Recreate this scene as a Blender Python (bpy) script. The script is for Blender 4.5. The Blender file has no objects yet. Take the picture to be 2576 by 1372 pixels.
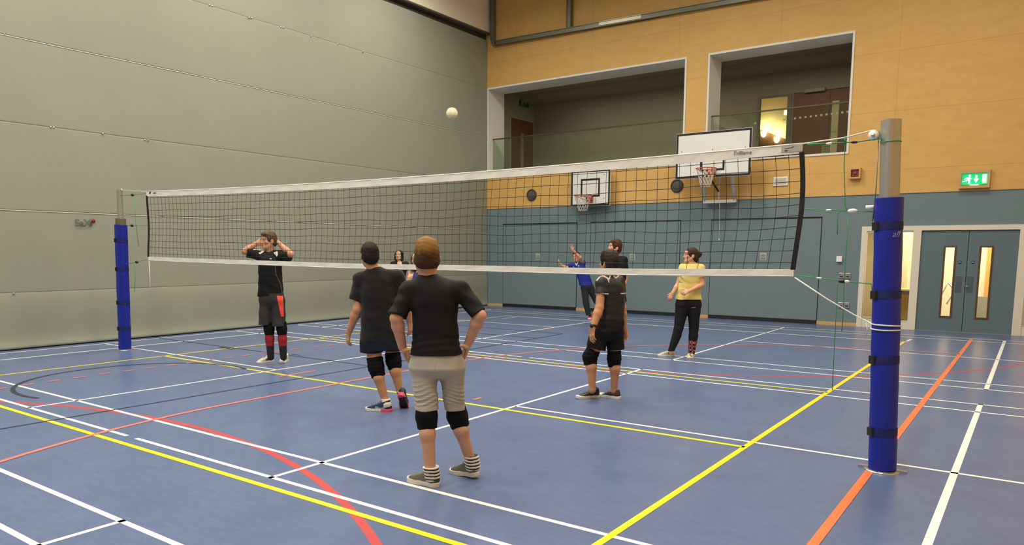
import bpy, bmesh, math, random
import numpy as np
from mathutils import Vector, Matrix
random.seed(7)
sc = bpy.context.scene
COL = sc.collection

# ------------------------------------------------------------------ camera, light, exposure
W, H = 2576.0, 1372.0
CP = np.array([6.3845, -6.0257, 1.6254]); YAW, PITCH, ROLL, FOC, CY = -0.6183, -0.1240, 0.0036, 1844.61, 176.84
_cy, _sy, _cp, _sp = math.cos(YAW), math.sin(YAW), math.cos(PITCH), math.sin(PITCH)
FWD = np.array([_sy*_cp, _cy*_cp, _sp]); _r = np.array([_cy, -_sy, 0.]); _u = np.cross(_r, FWD)
RGT = math.cos(ROLL)*_r + math.sin(ROLL)*_u
UPV = -math.sin(ROLL)*_r + math.cos(ROLL)*_u
NH = np.array([FWD[0], FWD[1], 0.]); NH /= np.linalg.norm(NH)      # horizontal view direction
RH = np.array([NH[1], -NH[0], 0.])                                  # horizontal right of the view
def ray(px, py): return (px-W/2)/FOC*RGT - (py-H/2-CY)/FOC*UPV + FWD
def at(px, py, d):            # the place d metres into the hall that the photograph shows at (px, py)
    v = ray(px, py); return CP + v*(d/(v @ NH))
def onp(px, py, axis, val):   # the place on the plane axis = val
    v = ray(px, py); return CP + v*((val-CP[axis])/v[axis])

cam = bpy.data.cameras.new('camera'); camo = bpy.data.objects.new('camera', cam); COL.objects.link(camo)
M4 = Matrix(((RGT[0], UPV[0], -FWD[0], CP[0]), (RGT[1], UPV[1], -FWD[1], CP[1]), (RGT[2], UPV[2], -FWD[2], CP[2]), (0, 0, 0, 1)))
camo.matrix_world = M4
cam.sensor_width = 36.0; cam.lens = 36.0*FOC/W; cam.shift_y = CY/W; cam.clip_end = 200
sc.camera = camo
wd = bpy.data.worlds.new('world'); sc.world = wd; wd.use_nodes = True
wd.node_tree.nodes['Background'].inputs[0].default_value = (0.9, 0.95, 1.0, 1); wd.node_tree.nodes['Background'].inputs[1].default_value = 0.02
sc.view_settings.view_transform = 'Standard'; sc.view_settings.look = 'None'; sc.view_settings.gamma = 1.0
sc.view_settings.use_curve_mapping = False
sc.view_settings.exposure = 0.0
sc.cycles.max_bounces = 6; sc.cycles.diffuse_bounces = 4; sc.cycles.glossy_bounces = 3; sc.cycles.transmission_bounces = 4; sc.cycles.transparent_max_bounces = 8
sc.cycles.sample_clamp_indirect = 6.0
def area(loc, sx, sy, power, col=(1.0, 0.97, 0.855), rot=(0, 0, 0), spread=180):
    l = bpy.data.lights.new('ceiling_or_fill_light', 'AREA'); l.shape = 'RECTANGLE'; l.size = sx; l.size_y = sy; l.energy = power; l.color = col; l.spread = math.radians(spread)
    o = bpy.data.objects.new('ceiling_or_fill_light', l); o.location = loc; o.rotation_euler = rot; COL.objects.link(o); return o
for lx in (-4.9, 0.0, 4.9):                       # rows of fluorescent fittings under the hall roof
    for ly in (-9.0, -5.0, -1.0, 3.0, 7.0):
        area((lx, ly, 8.9), 0.55, 1.5, 170, spread=166)
area((5.0, 13.6, 2.55), 2.4, 1.2, 140, (1.0, 0.92, 0.78))     # corridor behind the doors
area((-3.2, 13.3, 6.34), 5.5, .5, 32, (1.0, .93, .78)); area((1.8, 13.2, 6.34), 3.0, .5, 22, (1.0, .9, .72))   # unseen fill lights added to brighten the gallery

# ------------------------------------------------------------------ helpers
def lin(c): return tuple(((v/12.92) if v <= 0.04045 else ((v+0.055)/1.055)**2.4) for v in [x/255.0 for x in c])
MATS = {}
def mat(name, rgb, rough=0.6, var=0.06, scale=12.0, metal=0.0, spec=0.5, emit=0.0, alpha=1.0, trans=0.0, bump=0.0, bscale=60.0, sheen=0.0):
    if name in MATS: return MATS[name]
    m = bpy.data.materials.new(name); m.use_nodes = True; nt = m.node_tree; b = nt.nodes['Principled BSDF']
    c = lin(rgb)
    tc = nt.nodes.new('ShaderNodeTexCoord'); nz = nt.nodes.new('ShaderNodeTexNoise'); nz.inputs['Scale'].default_value = scale; nz.inputs['Detail'].default_value = 4
    mx = nt.nodes.new('ShaderNodeMix'); mx.data_type = 'RGBA'
    mx.inputs[6].default_value = (*[v*(1-var) for v in c], 1); mx.inputs[7].default_value = (*[min(1, v*(1+var)) for v in c], 1)
    nt.links.new(tc.outputs['Object'], nz.inputs['Vector']); nt.links.new(nz.outputs['Fac'], mx.inputs[0]); nt.links.new(mx.outputs[2], b.inputs['Base Color'])
    b.inputs['Roughness'].default_value = rough; b.inputs['Metallic'].default_value = metal; b.inputs['Specular IOR Level'].default_value = spec
    if emit: b.inputs['Emission Color'].default_value = (*c, 1); b.inputs['Emission Strength'].default_value = emit
    if trans: b.inputs['Transmission Weight'].default_value = trans
    if alpha < 1: b.inputs['Alpha'].default_value = alpha
    if sheen: b.inputs['Sheen Weight'].default_value = sheen; b.inputs['Sheen Roughness'].default_value = 0.5
    if bump:
        n2 = nt.nodes.new('ShaderNodeTexNoise'); n2.inputs['Scale'].default_value = bscale; bp = nt.nodes.new('ShaderNodeBump'); bp.inputs['Strength'].default_value = bump; bp.inputs['Distance'].default_value = 0.01
        nt.links.new(tc.outputs['Object'], n2.inputs['Vector']); nt.links.new(n2.outputs['Fac'], bp.inputs['Height']); nt.links.new(bp.outputs['Normal'], b.inputs['Normal'])
    MATS[name] = m; return m

class MB:
    """collects shapes, builds ONE mesh object"""
    def __init__(s): s.v = []; s.f = []; s.m = []; s.sm = []
    def add(s, vs, fs, mi=0, smooth=False):
        o = len(s.v); s.v += [tuple(float(c) for c in v) for v in vs]
        for f in fs: s.f.append(tuple(i+o for i in f)); s.m.append(mi); s.sm.append(smooth)
        return s
    def box(s, lo, hi, mi=0, R=None, c=None):
        x0, y0, z0 = lo; x1, y1, z1 = hi
        vs = [(x0,y0,z0),(x1,y0,z0),(x1,y1,z0),(x0,y1,z0),(x0,y0,z1),(x1,y0,z1),(x1,y1,z1),(x0,y1,z1)]
        if R is not None: vs = [tuple(np.array(c)+R @ (np.array(v)-np.array(c))) for v in vs]
        return s.add(vs, [(0,3,2,1),(4,5,6,7),(0,1,5,4),(1,2,6,5),(2,3,7,6),(3,0,4,7)], mi)
    def bbox(s, lo, hi, bev=0.004, mi=0):      # box with bevelled long edges
        bm = bmesh.new(); bmesh.ops.create_cube(bm, size=1)
        for v in bm.verts: v.co = Vector([lo[i]+(hi[i]-lo[i])*(v.co[i]+.5) for i in range(3)])
        bmesh.ops.bevel(bm, geom=bm.edges[:], offset=bev, segments=2, affect='EDGES', profile=.5)
        bm.verts.ensure_lookup_table(); s.add([v.co[:] for v in bm.verts], [[v.index for v in f.verts] for f in bm.faces], mi, False); bm.free(); return s
    def tube(s, pts, r, n=8, mi=0, cap=True, closed=False):
        P = [np.array(p, float) for p in pts]; k = len(P); rr = r if hasattr(r, '__len__') else [r]*k
        vs = []; up = None
        for i in range(k):
            a = P[(i-1) % k] if (closed or i > 0) else P[i]; b = P[(i+1) % k] if (closed or i < k-1) else P[i]
            t = b-a; t /= (np.linalg.norm(t)+1e-12)
            if up is None:
                up = np.array([0, 0, 1.]) if abs(t[2]) < .9 else np.array([1., 0, 0])
            x = np.cross(t, up); x /= np.linalg.norm(x); y = np.cross(x, t); up = y
            for j in range(n):
                a_ = 2*math.pi*j/n; vs.append(P[i]+rr[i]*(math.cos(a_)*x+math.sin(a_)*y))
        fs = []
        for i in range(k if closed else k-1):
            for j in range(n):
                a = i*n+j; b = i*n+(j+1) % n; c = ((i+1) % k)*n+(j+1) % n; d = ((i+1) % k)*n+j; fs.append((a, d, c, b))
        if cap and not closed: fs.append(tuple(range(n))); fs.append(tuple(range((k-1)*n, k*n))[::-1])
        return s.add(vs, fs, mi, True)
    def lathe(s, c, axis, prof, n=24, mi=0):   # prof: (distance along axis, radius)
        c = np.array(c, float); a = np.array(axis, float); a /= np.linalg.norm(a)
        x = np.cross(a, [0, 0, 1.] if abs(a[2]) < .9 else [1., 0, 0]); x /= np.linalg.norm(x); y = np.cross(a, x)
        vs = []; fs = []
        for h, r in prof:
            for j in range(n): t = 2*math.pi*j/n; vs.append(c+a*h+max(r, 1e-5)*(math.cos(t)*x+math.sin(t)*y))
        for i in range(len(prof)-1):
            for j in range(n): fs.append((i*n+j, i*n+(j+1) % n, (i+1)*n+(j+1) % n, (i+1)*n+j))
        return s.add(vs, fs, mi, True)
    def prism(s, poly, d, mi=0):               # poly: 3D points, extruded by vector d
        n = len(poly); d = np.array(d, float); vs = [np.array(p, float) for p in poly]; vs += [p+d for p in vs]
        return s.add(vs, [tuple(range(n))[::-1], tuple(range(n, 2*n))]+[(i, (i+1) % n, (i+1) % n+n, i+n) for i in range(n)], mi)
    def build(s, name, mats, parent=None, loc=None):
        me = bpy.data.meshes.new(name); vs = s.v
        off = np.array(loc if loc is not None else (0, 0, 0), float)
        me.from_pydata([tuple(np.array(v)-off) for v in vs], [], s.f)
        for m in (mats if isinstance(mats, (list, tuple)) else [mats]): me.materials.append(m)
        me.polygons.foreach_set('material_index', s.m); me.polygons.foreach_set('use_smooth', s.sm); me.update()
        return link(name, me, parent, off)
def link(name, me, parent=None, off=(0, 0, 0)):
    o = bpy.data.objects.new(name, me); COL.objects.link(o)
    o.matrix_world = Matrix.Translation(Vector([float(v) for v in off]))
    if parent is not None:
        pl = parent.matrix_world.translation; o.parent = parent; o.location = Vector([float(v) for v in off])-WLOC[parent.name]
    WLOC[o.name] = Vector([float(v) for v in off])
    return o
WLOC = {}
def empty(name, loc, label, cat, group=None):
    o = bpy.data.objects.new(name, None); COL.objects.link(o); o.location = Vector([float(v) for v in loc]); o.empty_display_size = .1
    WLOC[o.name] = o.location.copy(); return tag(o, label, cat, group)
def tag(o, label, cat, group=None):
    o['label'] = label; o['category'] = cat
    if group: o['group'] = group
    return o
def struct(o): o['kind'] = 'structure'; return o
def text(name, body, size, m, origin, xd, yd, parent=None, outline=0.0, shear=0.0, lift=0.0):
    """raised lettering in the plane spanned by xd, yd"""
    cu = bpy.data.curves.new(name, 'FONT'); cu.body = body; cu.size = size; cu.shear = shear; cu.resolution_u = 3
    if outline: cu.fill_mode = 'NONE' if hasattr(cu, 'fill_mode') else 'FULL'; cu.bevel_depth = outline; cu.bevel_resolution = 0
    else: cu.extrude = 0.0008
    t = bpy.data.objects.new(name, cu); COL.objects.link(t); bpy.context.view_layer.update()
    me = bpy.data.meshes.new_from_object(t.evaluated_get(bpy.context.evaluated_depsgraph_get())); bpy.data.objects.remove(t); bpy.data.curves.remove(cu)
    xd = np.array(xd, float); yd = np.array(yd, float); n = np.cross(xd, yd); o = np.array(origin, float)
    for v in me.vertices: v.co = Vector(xd*v.co.x+yd*v.co.y+n*(v.co.z+lift))
    me.materials.clear(); me.materials.append(m); me.name = name
    return link(name, me, parent, o)

# ------------------------------------------------------------------ materials of the hall
def floor_mat():
    m = bpy.data.materials.new('blue_vinyl'); m.use_nodes = True; nt = m.node_tree; b = nt.nodes['Principled BSDF']
    tc = nt.nodes.new('ShaderNodeTexCoord'); n1 = nt.nodes.new('ShaderNodeTexNoise'); n1.inputs['Scale'].default_value = 1.3; n1.inputs['Detail'].default_value = 8; n1.inputs['Roughness'].default_value = .7
    mp = nt.nodes.new('ShaderNodeMapping'); mp.inputs['Scale'].default_value = (9, 30, 1); mp.inputs['Rotation'].default_value = (0, 0, .35)
    n2 = nt.nodes.new('ShaderNodeTexNoise'); n2.inputs['Scale'].default_value = 1.0; n2.inputs['Detail'].default_value = 5
    mx = nt.nodes.new('ShaderNodeMix'); mx.data_type = 'RGBA'; a = nt.nodes.new('ShaderNodeMath'); a.operation = 'MULTIPLY_ADD'; a.inputs[1].default_value = .55; 
    a2 = nt.nodes.new('ShaderNodeMath'); a2.operation = 'MULTIPLY'; a2.inputs[1].default_value = .45
    mx.inputs[6].default_value = (*lin((66, 82, 122)), 1); mx.inputs[7].default_value = (*lin((114, 128, 162)), 1)
    L = nt.links.new; L(tc.outputs['Object'], n1.inputs['Vector']); L(tc.outputs['Object'], mp.inputs['Vector']); L(mp.outputs['Vector'], n2.inputs['Vector'])
    L(n2.outputs['Fac'], a2.inputs[0]); L(n1.outputs['Fac'], a.inputs[0]); L(a2.outputs[0], a.inputs[2]); L(a.outputs[0], mx.inputs[0]); L(mx.outputs[2], b.inputs['Base Color'])
    b.inputs['Roughness'].default_value = .30; b.inputs['Specular IOR Level'].default_value = .38
    bp = nt.nodes.new('ShaderNodeBump'); bp.inputs['Strength'].default_value = .05; bp.inputs['Distance'].default_value = .01; L(n2.outputs['Fac'], bp.inputs['Height']); L(bp.outputs['Normal'], b.inputs['Normal'])
    return m
def wood_mat(name, c0, c1, seams=True):
    m = bpy.data.materials.new(name); m.use_nodes = True; nt = m.node_tree; b = nt.nodes['Principled BSDF']; L = nt.links.new
    tc = nt.nodes.new('ShaderNodeTexCoord'); mp = nt.nodes.new('ShaderNodeMapping'); mp.inputs['Scale'].default_value = (1.2, 1.2, 3.2)
    n1 = nt.nodes.new('ShaderNodeTexNoise'); n1.inputs['Scale'].default_value = 2.2; n1.inputs['Detail'].default_value = 7; n1.inputs['Roughness'].default_value = .6; n1.inputs['Distortion'].default_value = .6
    mx = nt.nodes.new('ShaderNodeMix'); mx.data_type = 'RGBA'; mx.inputs[6].default_value = (*lin(c0), 1); mx.inputs[7].default_value = (*lin(c1), 1)
    L(tc.outputs['Object'], mp.inputs['Vector']); L(mp.outputs['Vector'], n1.inputs['Vector']); L(n1.outputs['Fac'], mx.inputs[0])
    out = mx.outputs[2]
    if seams:
        sx = nt.nodes.new('ShaderNodeSeparateXYZ'); L(tc.outputs['Object'], sx.inputs[0])
        facs = []
        for axis, off, step in (('X', 3.6+24.4, 2.44), ('Z', .29, 1.22)):
            ad = nt.nodes.new('ShaderNodeMath'); ad.operation = 'ADD'; ad.inputs[1].default_value = off; L(sx.outputs[axis], ad.inputs[0])
            mo = nt.nodes.new('ShaderNodeMath'); mo.operation = 'MODULO'; mo.inputs[1].default_value = step; L(ad.outputs[0], mo.inputs[0])
            lt = nt.nodes.new('ShaderNodeMath'); lt.operation = 'LESS_THAN'; lt.inputs[1].default_value = .006; L(mo.outputs[0], lt.inputs[0]); facs.append(lt)
        mxx = nt.nodes.new('ShaderNodeMath'); mxx.operation = 'MAXIMUM'; L(facs[0].outputs[0], mxx.inputs[0]); L(facs[1].outputs[0], mxx.inputs[1])
        m2 = nt.nodes.new('ShaderNodeMix'); m2.data_type = 'RGBA'; m2.blend_type = 'MULTIPLY'; m2.inputs[7].default_value = (.72, .66, .6, 1); L(mxx.outputs[0], m2.inputs[0]); L(out, m2.inputs[6]); out = m2.outputs[2]
    L(out, b.inputs['Base Color']); b.inputs['Roughness'].default_value = .55; b.inputs['Specular IOR Level'].default_value = .3
    return m
M_floor = floor_mat()
M_white_line = mat('white_line_tape', (238, 238, 232), .4, .03)
M_yellow = mat('yellow_line_tape', (235, 215, 20), .4, .03)
M_orange = mat('orange_line_tape', (235, 120, 70), .4, .03)
M_salmon = mat('salmon_line_tape', (216, 120, 108), .4, .04)
M_red = mat('red_line_tape', (196, 66, 66), .4, .03)
M_pink = mat('pinkish_red_line_tape', (176, 110, 130), .4, .05)
M_black = mat('black_line_tape', (44, 48, 62), .45, .05)
M_wood = wood_mat('birch_plywood', (202, 156, 84), (226, 182, 110))
M_woodd = wood_mat('oak_trim', (190, 150, 95), (214, 176, 120), False)
M_blue = mat('blue_grey_panel', (114, 131, 135), .75, .05, 30, spec=.25, bump=.05, bscale=300)
M_white = mat('white_paint', (226, 222, 212), .55, .02)
M_wall = mat('pale_plaster', (196, 192, 180), .8, .03)
M_taupe = mat('taupe_plaster', (150, 142, 122), .85, .04)
M_dgrey = mat('dark_rubber', (22, 24, 28), .7, .1)
M_groove = mat('shadow_gap', (20, 24, 28), .9, .1)
M_steel = mat('galvanised_steel', (128, 126, 112), .45, .08, metal=.6)
M_alu = mat('aluminium', (178, 172, 160), .38, .04, metal=.55)
M_chrome = mat('polished_metal', (200, 200, 198), .25, .03, metal=.9)
M_curtain = mat('padded_vinyl', (148, 149, 132), .62, .035, 2.5, spec=.3, bump=.05, bscale=240)
M_welt_highlight = mat('welt_highlight', (214, 210, 190), .5, .03)
M_dwood = mat('dark_door_veneer', (116, 76, 50), .5, .12, 6)
def pane_mat(name, tint):
    m = bpy.data.materials.new(name); m.use_nodes = True; nt = m.node_tree; nt.nodes.remove(nt.nodes['Principled BSDF']); L = nt.links.new
    t = nt.nodes.new('ShaderNodeBsdfTransparent'); g = nt.nodes.new('ShaderNodeBsdfGlossy'); g.inputs['Roughness'].default_value = .02; f = nt.nodes.new('ShaderNodeFresnel'); f.inputs['IOR'].default_value = 1.42; mx = nt.nodes.new('ShaderNodeMixShader')
    nz = nt.nodes.new('ShaderNodeTexNoise'); nz.inputs['Scale'].default_value = 3.0; cr = nt.nodes.new('ShaderNodeMix'); cr.data_type = 'RGBA'; cr.inputs[6].default_value = (*tint, 1); cr.inputs[7].default_value = (*[min(1, v*1.03) for v in tint], 1)
    L(nz.outputs['Fac'], cr.inputs[0]); L(cr.outputs[2], t.inputs[0]); L(f.outputs[0], mx.inputs[0]); L(t.outputs[0], mx.inputs[1]); L(g.outputs[0], mx.inputs[2]); L(mx.outputs[0], nt.nodes['Material Output'].inputs[0]); return m
M_glass = pane_mat('clear_glass', (.95, .97, .94)); M_balglass = pane_mat('green_edge_glass', (.90, .95, .87))
M_bluepad = mat('blue_pvc', (24, 38, 150), .45, .06, 8, spec=.4, bump=.12, bscale=40)
M_strap = mat('dark_webbing', (16, 24, 92), .7, .1)
M_blackpl = mat('black_plastic', (24, 24, 24), .45, .1)
M_whitepl = mat('white_plastic', (236, 236, 230), .4, .02)
M_netblack = mat('black_net_cord', (28, 26, 26), .8, .1)
M_tape = mat('white_canvas_tape', (236, 230, 218), .7, .06, 9, bump=.1, bscale=50)
M_green = mat('green_cord', (56, 140, 84), .6, .1)
M_whcord = mat('white_cord', (226, 224, 212), .6, .04)
M_hoop = mat('orange_red_steel', (190, 74, 52), .45, .06)
M_board = mat('white_backboard', (226, 224, 218), .4, .02)
M_bline = mat('black_paint', (18, 14, 18), .5, .05)
M_netw = mat('white_hoop_net', (214, 208, 190), .8, .05)

# ------------------------------------------------------------------ the hall: floor with its court lines
YW = 11.6; XC = -7.08; XR = 8.6; YF = -14.0; ZC = 9.4
fl = MB(); FM = [M_floor, M_red, M_white_line, M_yellow, M_black, M_orange, M_salmon, M_pink]
fl.add([(-9.2, YF, 0), (XR, YF, 0), (XR, YW+.02, 0), (-9.2, YW+.02, 0)], [(0, 1, 2, 3)], 0)
LAYER = {1: .0006, 2: .0012, 7: .0009, 3: .0018, 4: .0024, 6: .0030, 5: .0030}
def ln(p, q, w, mi):
    p = np.array(p, float); q = np.array(q, float); t = (q-p)/np.linalg.norm(q-p); n = np.array([-t[1], t[0]])*w/2; z = LAYER[mi]
    fl.add([(*(p-n), z), (*(q-n), z), (*(q+n), z), (*(p+n), z)], [(0, 1, 2, 3)], mi)
def arc(c, r, a0, a1, w, mi, n=40):
    z = LAYER[mi]; vs = []
    for i in range(n+1):
        a = math.radians(a0+(a1-a0)*i/n)
        for k in (-.5, .5): vs.append((c[0]+(r+k*w)*math.cos(a), c[1]+(r+k*w)*math.sin(a), z))
    fl.add(vs, [(2*i, 2*i+1, 2*i+3, 2*i+2) if a1 < a0 else (2*i, 2*i+1, 2*i+3, 2*i+2)[::-1] for i in range(n)], mi)
wl = .04
for yc in (.2, 7.38, -6.97):                       # three badminton courts side by side, white
    for s in (-1, 1):
        for off in (2.59, 3.05):
            y = yc+s*off
            if abs(y) > 13: continue
            x0, x1 = -6.78, 6.78
            if off == 3.05 or True:
                if (yc, s, off) in ((.2, -1, 3.05), (.2, 1, 3.05), (7.38, -1, 3.05)):
                    ln((x0, y), (-.03, y), wl, 2); ln((.12, y), (x1, y), wl, 2)
                else: ln((x0, y), (x1, y), wl, 2)
        ln((s*2.0, yc-3.07), (s*2.0, yc+3.07), wl, 2); ln((s*2.0, yc), (s*6.78, yc), wl, 2)
        ln((s*6.0, yc-3.07), (s*6.0, yc+3.07), .05, 2); ln((s*6.78, yc-3.07), (s*6.78, yc+3.07), wl, 2)
for x in (-4.5, 4.5): ln((x, -9.05), (x, 9.05), .05, 3)           # volleyball court, yellow
for y in (-3.0, 0.0, 3.0): ln((-4.5, y), (4.5, y), .05, 3)
ln((-4.5, 9.05), (4.55, 9.05), .05, 2); ln((-4.5, -9.05), (4.5, -9.05), .05, 3); ln((4.53, 9.2), (4.55, 9.6), .05, 2)  # far end line drawn white, floor glare put into its colour
ln((5.48, -9.6), (5.48, 10.3), .058, 5)                            # handball: goal line, six metre line, dashed nine metre line
for c, a0, a1 in (((5.48, 1.75), 90, 180), ((5.48, -1.42), 180, 270)): arc(c, 6.0, a0, a1, .055, 6)
ln((-.52, -1.42), (-.52, 1.75), .055, 6)
ln((-1.52, -.12), (-1.52, .46), .05, 6); ln((1.44, .20), (1.44, .34), .05, 6)
y = -1.42
for i in range(11):
    y = -1.42+i*.305; ln((-3.55, y), (-3.55, y+.15), .05, 6)
for c, a0, sgn in (((5.48, 1.88), 180, -1), ((5.48, -1.42), 180, 1)):
    for k in range(26):
        a = a0+sgn*(1.2+k*1.94); arc(c, 9.0, a, a+sgn*.95, .05, 6 if k < 9 else 7, 4)  # dashes farther round each arc use the pinker red
arc((.11, -8.80), 6.49, 20, 160, .06, 1, 60)                       # red three point arcs
arc((.18, 9.30), 6.53, 200, 340, .045, 1, 60)
bk = .035
ln((-1.2, -9), (-1.2, 6.38), bk, 4); ln((-3.9, 6.40), (-1.2, 6.38), bk, 4); ln((-3.1, 5.43), (-1.2, 5.43), bk, 4)
ln((-7.0, 1.2), (-1.2, 1.2), bk, 4); arc((-2.79, -1.29), 1.33, 72, 284, .05, 4, 60)
ln((-4.75, 1.12), (-4.35, 1.1), .07, 4); ln((-3.1, 1.30), (-2.9, 1.3), .03, 4)
ln((-4.15, 8.35), (-4.05, 8.75), .04, 2)
floor = struct(fl.build('floor', FM))

# ------------------------------------------------------------------ walls and ceiling
def quad(name, vs, m):
    b = MB(); b.add(vs, [(0, 1, 2, 3)]); return struct(b.build(name, m))
wb = MB()
D = .25
def wbx(x0, x1, z0, z1): wb.box((x0, YW, z0), (x1, YW+D, z1), 0)
O1 = (-7.06, -.94, 3.77, 6.35); O2 = (-.40, 2.85, 3.77, 6.35)
wbx(-9.2, XR, 2.885, O1[2]); wbx(-9.2, O1[0], O1[2], O1[3]); wbx(O1[1], O2[0], O1[2], O1[3]); wbx(O2[1], XR, O1[2], O1[3]); wbx(-9.2, XR, O1[3], 7.385)
wb.box((-9.2, YW+.02, 7.385), (XR, YW+D, ZC), 0); 
struct(wb.build('wall_back', M_wood))
pb = MB(); pb.box((-9.2, YW+.012, .075), (3.22, YW+D, 2.875), 0); pb.box((3.22, YW+.012, 2.19), (7.4, YW+D, 2.875), 0); pb.box((7.4, YW+.012, .075), (XR, YW+D, 2.875), 0)
struct(pb.build('wall_back_padding', M_blue))
tr = MB(); tr.box((-9.2, YW-.006, 2.872), (XR, YW+.01, 2.888)); struct(tr.build('trim_1', M_woodd))
tr = MB(); tr.box((-9.2, YW-.012, 7.375), (XR, YW+.01, 7.39)); struct(tr.build('trim_2', M_wood))
for i, (a, b) in enumerate(((-7.4, -6.50), (-3.97, -3.55), (-.97, -.18), (2.38, 3.22))):
    q = MB(); q.box((a, YW-.008, 0), (b, YW+.02, .075)); struct(q.build('baseboard_back', M_woodd))
# storage doors in the padding
for i, (a, b) in enumerate(((-6.50, -3.97), (-3.55, -.97), (-.18, 2.38))):
    q = MB(); q.bbox((a+.012, YW-.004, .085), (b-.012, YW+.03, 2.39), .006); d = struct(q.build('door_%d' % (i+1), M_blue))
    q = MB(); q.box((a, YW-.003, 2.395), (b, YW+.013, 2.425)); q.box((a, YW+.002, .08), (a+.012, YW+.013, 2.40)); q.box((b-.012, YW+.002, .08), (b, YW+.013, 2.40)); q.build('shadow_gap', M_groove, d)
    q = MB(); q.box((a+.01, YW-.02, .004), (b-.01, YW+.02, .085)); q.build('kick_strip', M_dgrey, d)
quad('ceiling', [(-9.2, YF, ZC), (-9.2, YW+.3, ZC), (XR, YW+.3, ZC), (XR, YF, ZC)], mat('ceiling_paint', (206, 202, 192), .8, .03))
quad('wall_right', [(XR, YF, 0), (XR, YF, ZC), (XR, YW, ZC), (XR, YW, 0)], M_wood)
quad('wall_front', [(-9.2, YF, 0), (-9.2, YF, ZC), (XR, YF, ZC), (XR, YF, 0)], mat('grey_green_plaster', (150, 152, 142), .8, .04))
quad('wall_left_far', [(-9.2, YF, 0), (-9.2, YW, 0), (-9.2, YW, ZC), (-9.2, YF, ZC)], M_wall)
q = MB(); q.box((-7.6, YF, 7.87), (-6.96, YW-.001, ZC)); struct(q.build('wall_left', mat('bulkhead_paint', (246, 238, 214), .6, .02)))
q = MB(); q.box((-7.6, YF, 7.835), (-6.955, YW-.001, 7.875)); struct(q.build('trim_3', M_steel))
# divider curtain: padded strips between welts
seam = [0.012, .93, 2.262, 3.64, 4.975, 6.345, 7.70]
cu = MB(); prof = []
for k in range(6):
    z0, z1 = seam[k], seam[k+1]; n = 24
    for i in range(n+(1 if k == 5 else 0)):
        t = i/n; bul = .004*math.sin(math.pi*t)
        if k == 0: bul = .034*math.exp(-((t-.14)/.13)**2)+.022*math.exp(-((t-.60)/.22)**2)
        hA, hB = (k in (2, 4)), (k in (1, 3)); sharp = (.026*math.exp(-(t/.007)**2) if hA else .008*math.exp(-(t/.012)**2))+(.026*math.exp(-((1-t)/.007)**2) if hB else .008*math.exp(-((1-t)/.012)**2)) if k else .010*math.exp(-((1-t)/.02)**2)
        prof.append((XC+bul-sharp-(.03 if t == 0 and k == 0 else 0), z0+(z1-z0)*(t-.9*math.sin(2*math.pi*t)/(2*math.pi))))
ys = np.linspace(YF+.1, YW-.02, 150); vs = []
for y in ys:
    for x, z in prof:
        wv = .006*math.sin(y*1.7+z*.8)+.004*math.sin(y*4.1+z*2.3)+.004*math.sin(y*.7-z*1.9)
        vs.append((x+wv, y, z))
K = len(prof)
cu.add(vs, [(i*K+j, (i+1)*K+j, (i+1)*K+j+1, i*K+j+1) for i in range(len(ys)-1) for j in range(K-1)], 0, True)
vb = [(v[0]-.12, v[1], v[2]) for v in vs]
cu.add(vb, [(i*K+j, i*K+j+1, (i+1)*K+j+1, (i+1)*K+j) for i in range(len(ys)-1) for j in range(K-1)], 0, True)
curt = empty('divider_curtain', (XC, 0, 0), 'tall grey-green padded dividing curtain hanging the full length of the left side', 'curtain')
cu.build('padded_panel', M_curtain, curt)
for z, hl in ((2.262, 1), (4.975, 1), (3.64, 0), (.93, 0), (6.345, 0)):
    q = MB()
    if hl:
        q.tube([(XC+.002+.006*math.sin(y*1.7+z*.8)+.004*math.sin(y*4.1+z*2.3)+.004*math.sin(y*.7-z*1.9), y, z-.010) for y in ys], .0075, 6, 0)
        o = q.build('highlight_welt', M_welt_highlight, curt)  # seam highlight painted in as a paler welt
q = MB(); q.box((XC-.12, YF+.1, 7.70), (XC-.03, YW-.02, 7.84)); q.build('top_hem', mat('dark_hem', (52, 48, 38), .8), curt)
q = MB(); q.box((XC-.10, YF+.1, .0), (XC-.01, YW-.02, .03)); q.build('bottom_hem', M_dgrey, curt)
for px, py in ((527, 13), (534, 15), (627, 44), (633, 45), (707, 68), (713, 70), (783, 91), (850, 111), (914, 130), (128, 320), (136, 321), (259, 336), (365, 352), (373, 353), (560, 377), (35, 739)):
    p = onp(px, py, 0, XC+.012); q = MB(); q.lathe(p, (1, 0, 0), [(-.012, .016), (0, .016), (.005, .011), (.006, .0)], 10); q.build('fastener', M_chrome, curt)
o = text('maker_logo', 'SaX', .165, mat('logo_outline', (70, 70, 52), .7), onp(189, 569, 0, XC+.024), (0, 1, 0), (0, 0, 1), curt, outline=.003)
q = MB(); p = onp(228, 568, 0, XC+.024); q.box((p[0]-.004, p[1], p[2]), (p[0], p[1]+.028, p[2]+.07)); q.build('logo_letter', mat('logo_outline', (70, 70, 52), .7), curt)
p = onp(235, 556, 0, XC+.026); q = MB(); q.lathe(p, (1, 0, 0), [(-.004, .034), (.002, .034), (.003, 0)], 20); q.build('logo_ball', mat('logo_red', (120, 38, 34), .6), curt)
tag(curt, 'tall grey-green padded dividing curtain hanging the full length of the left side', 'curtain')

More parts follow.
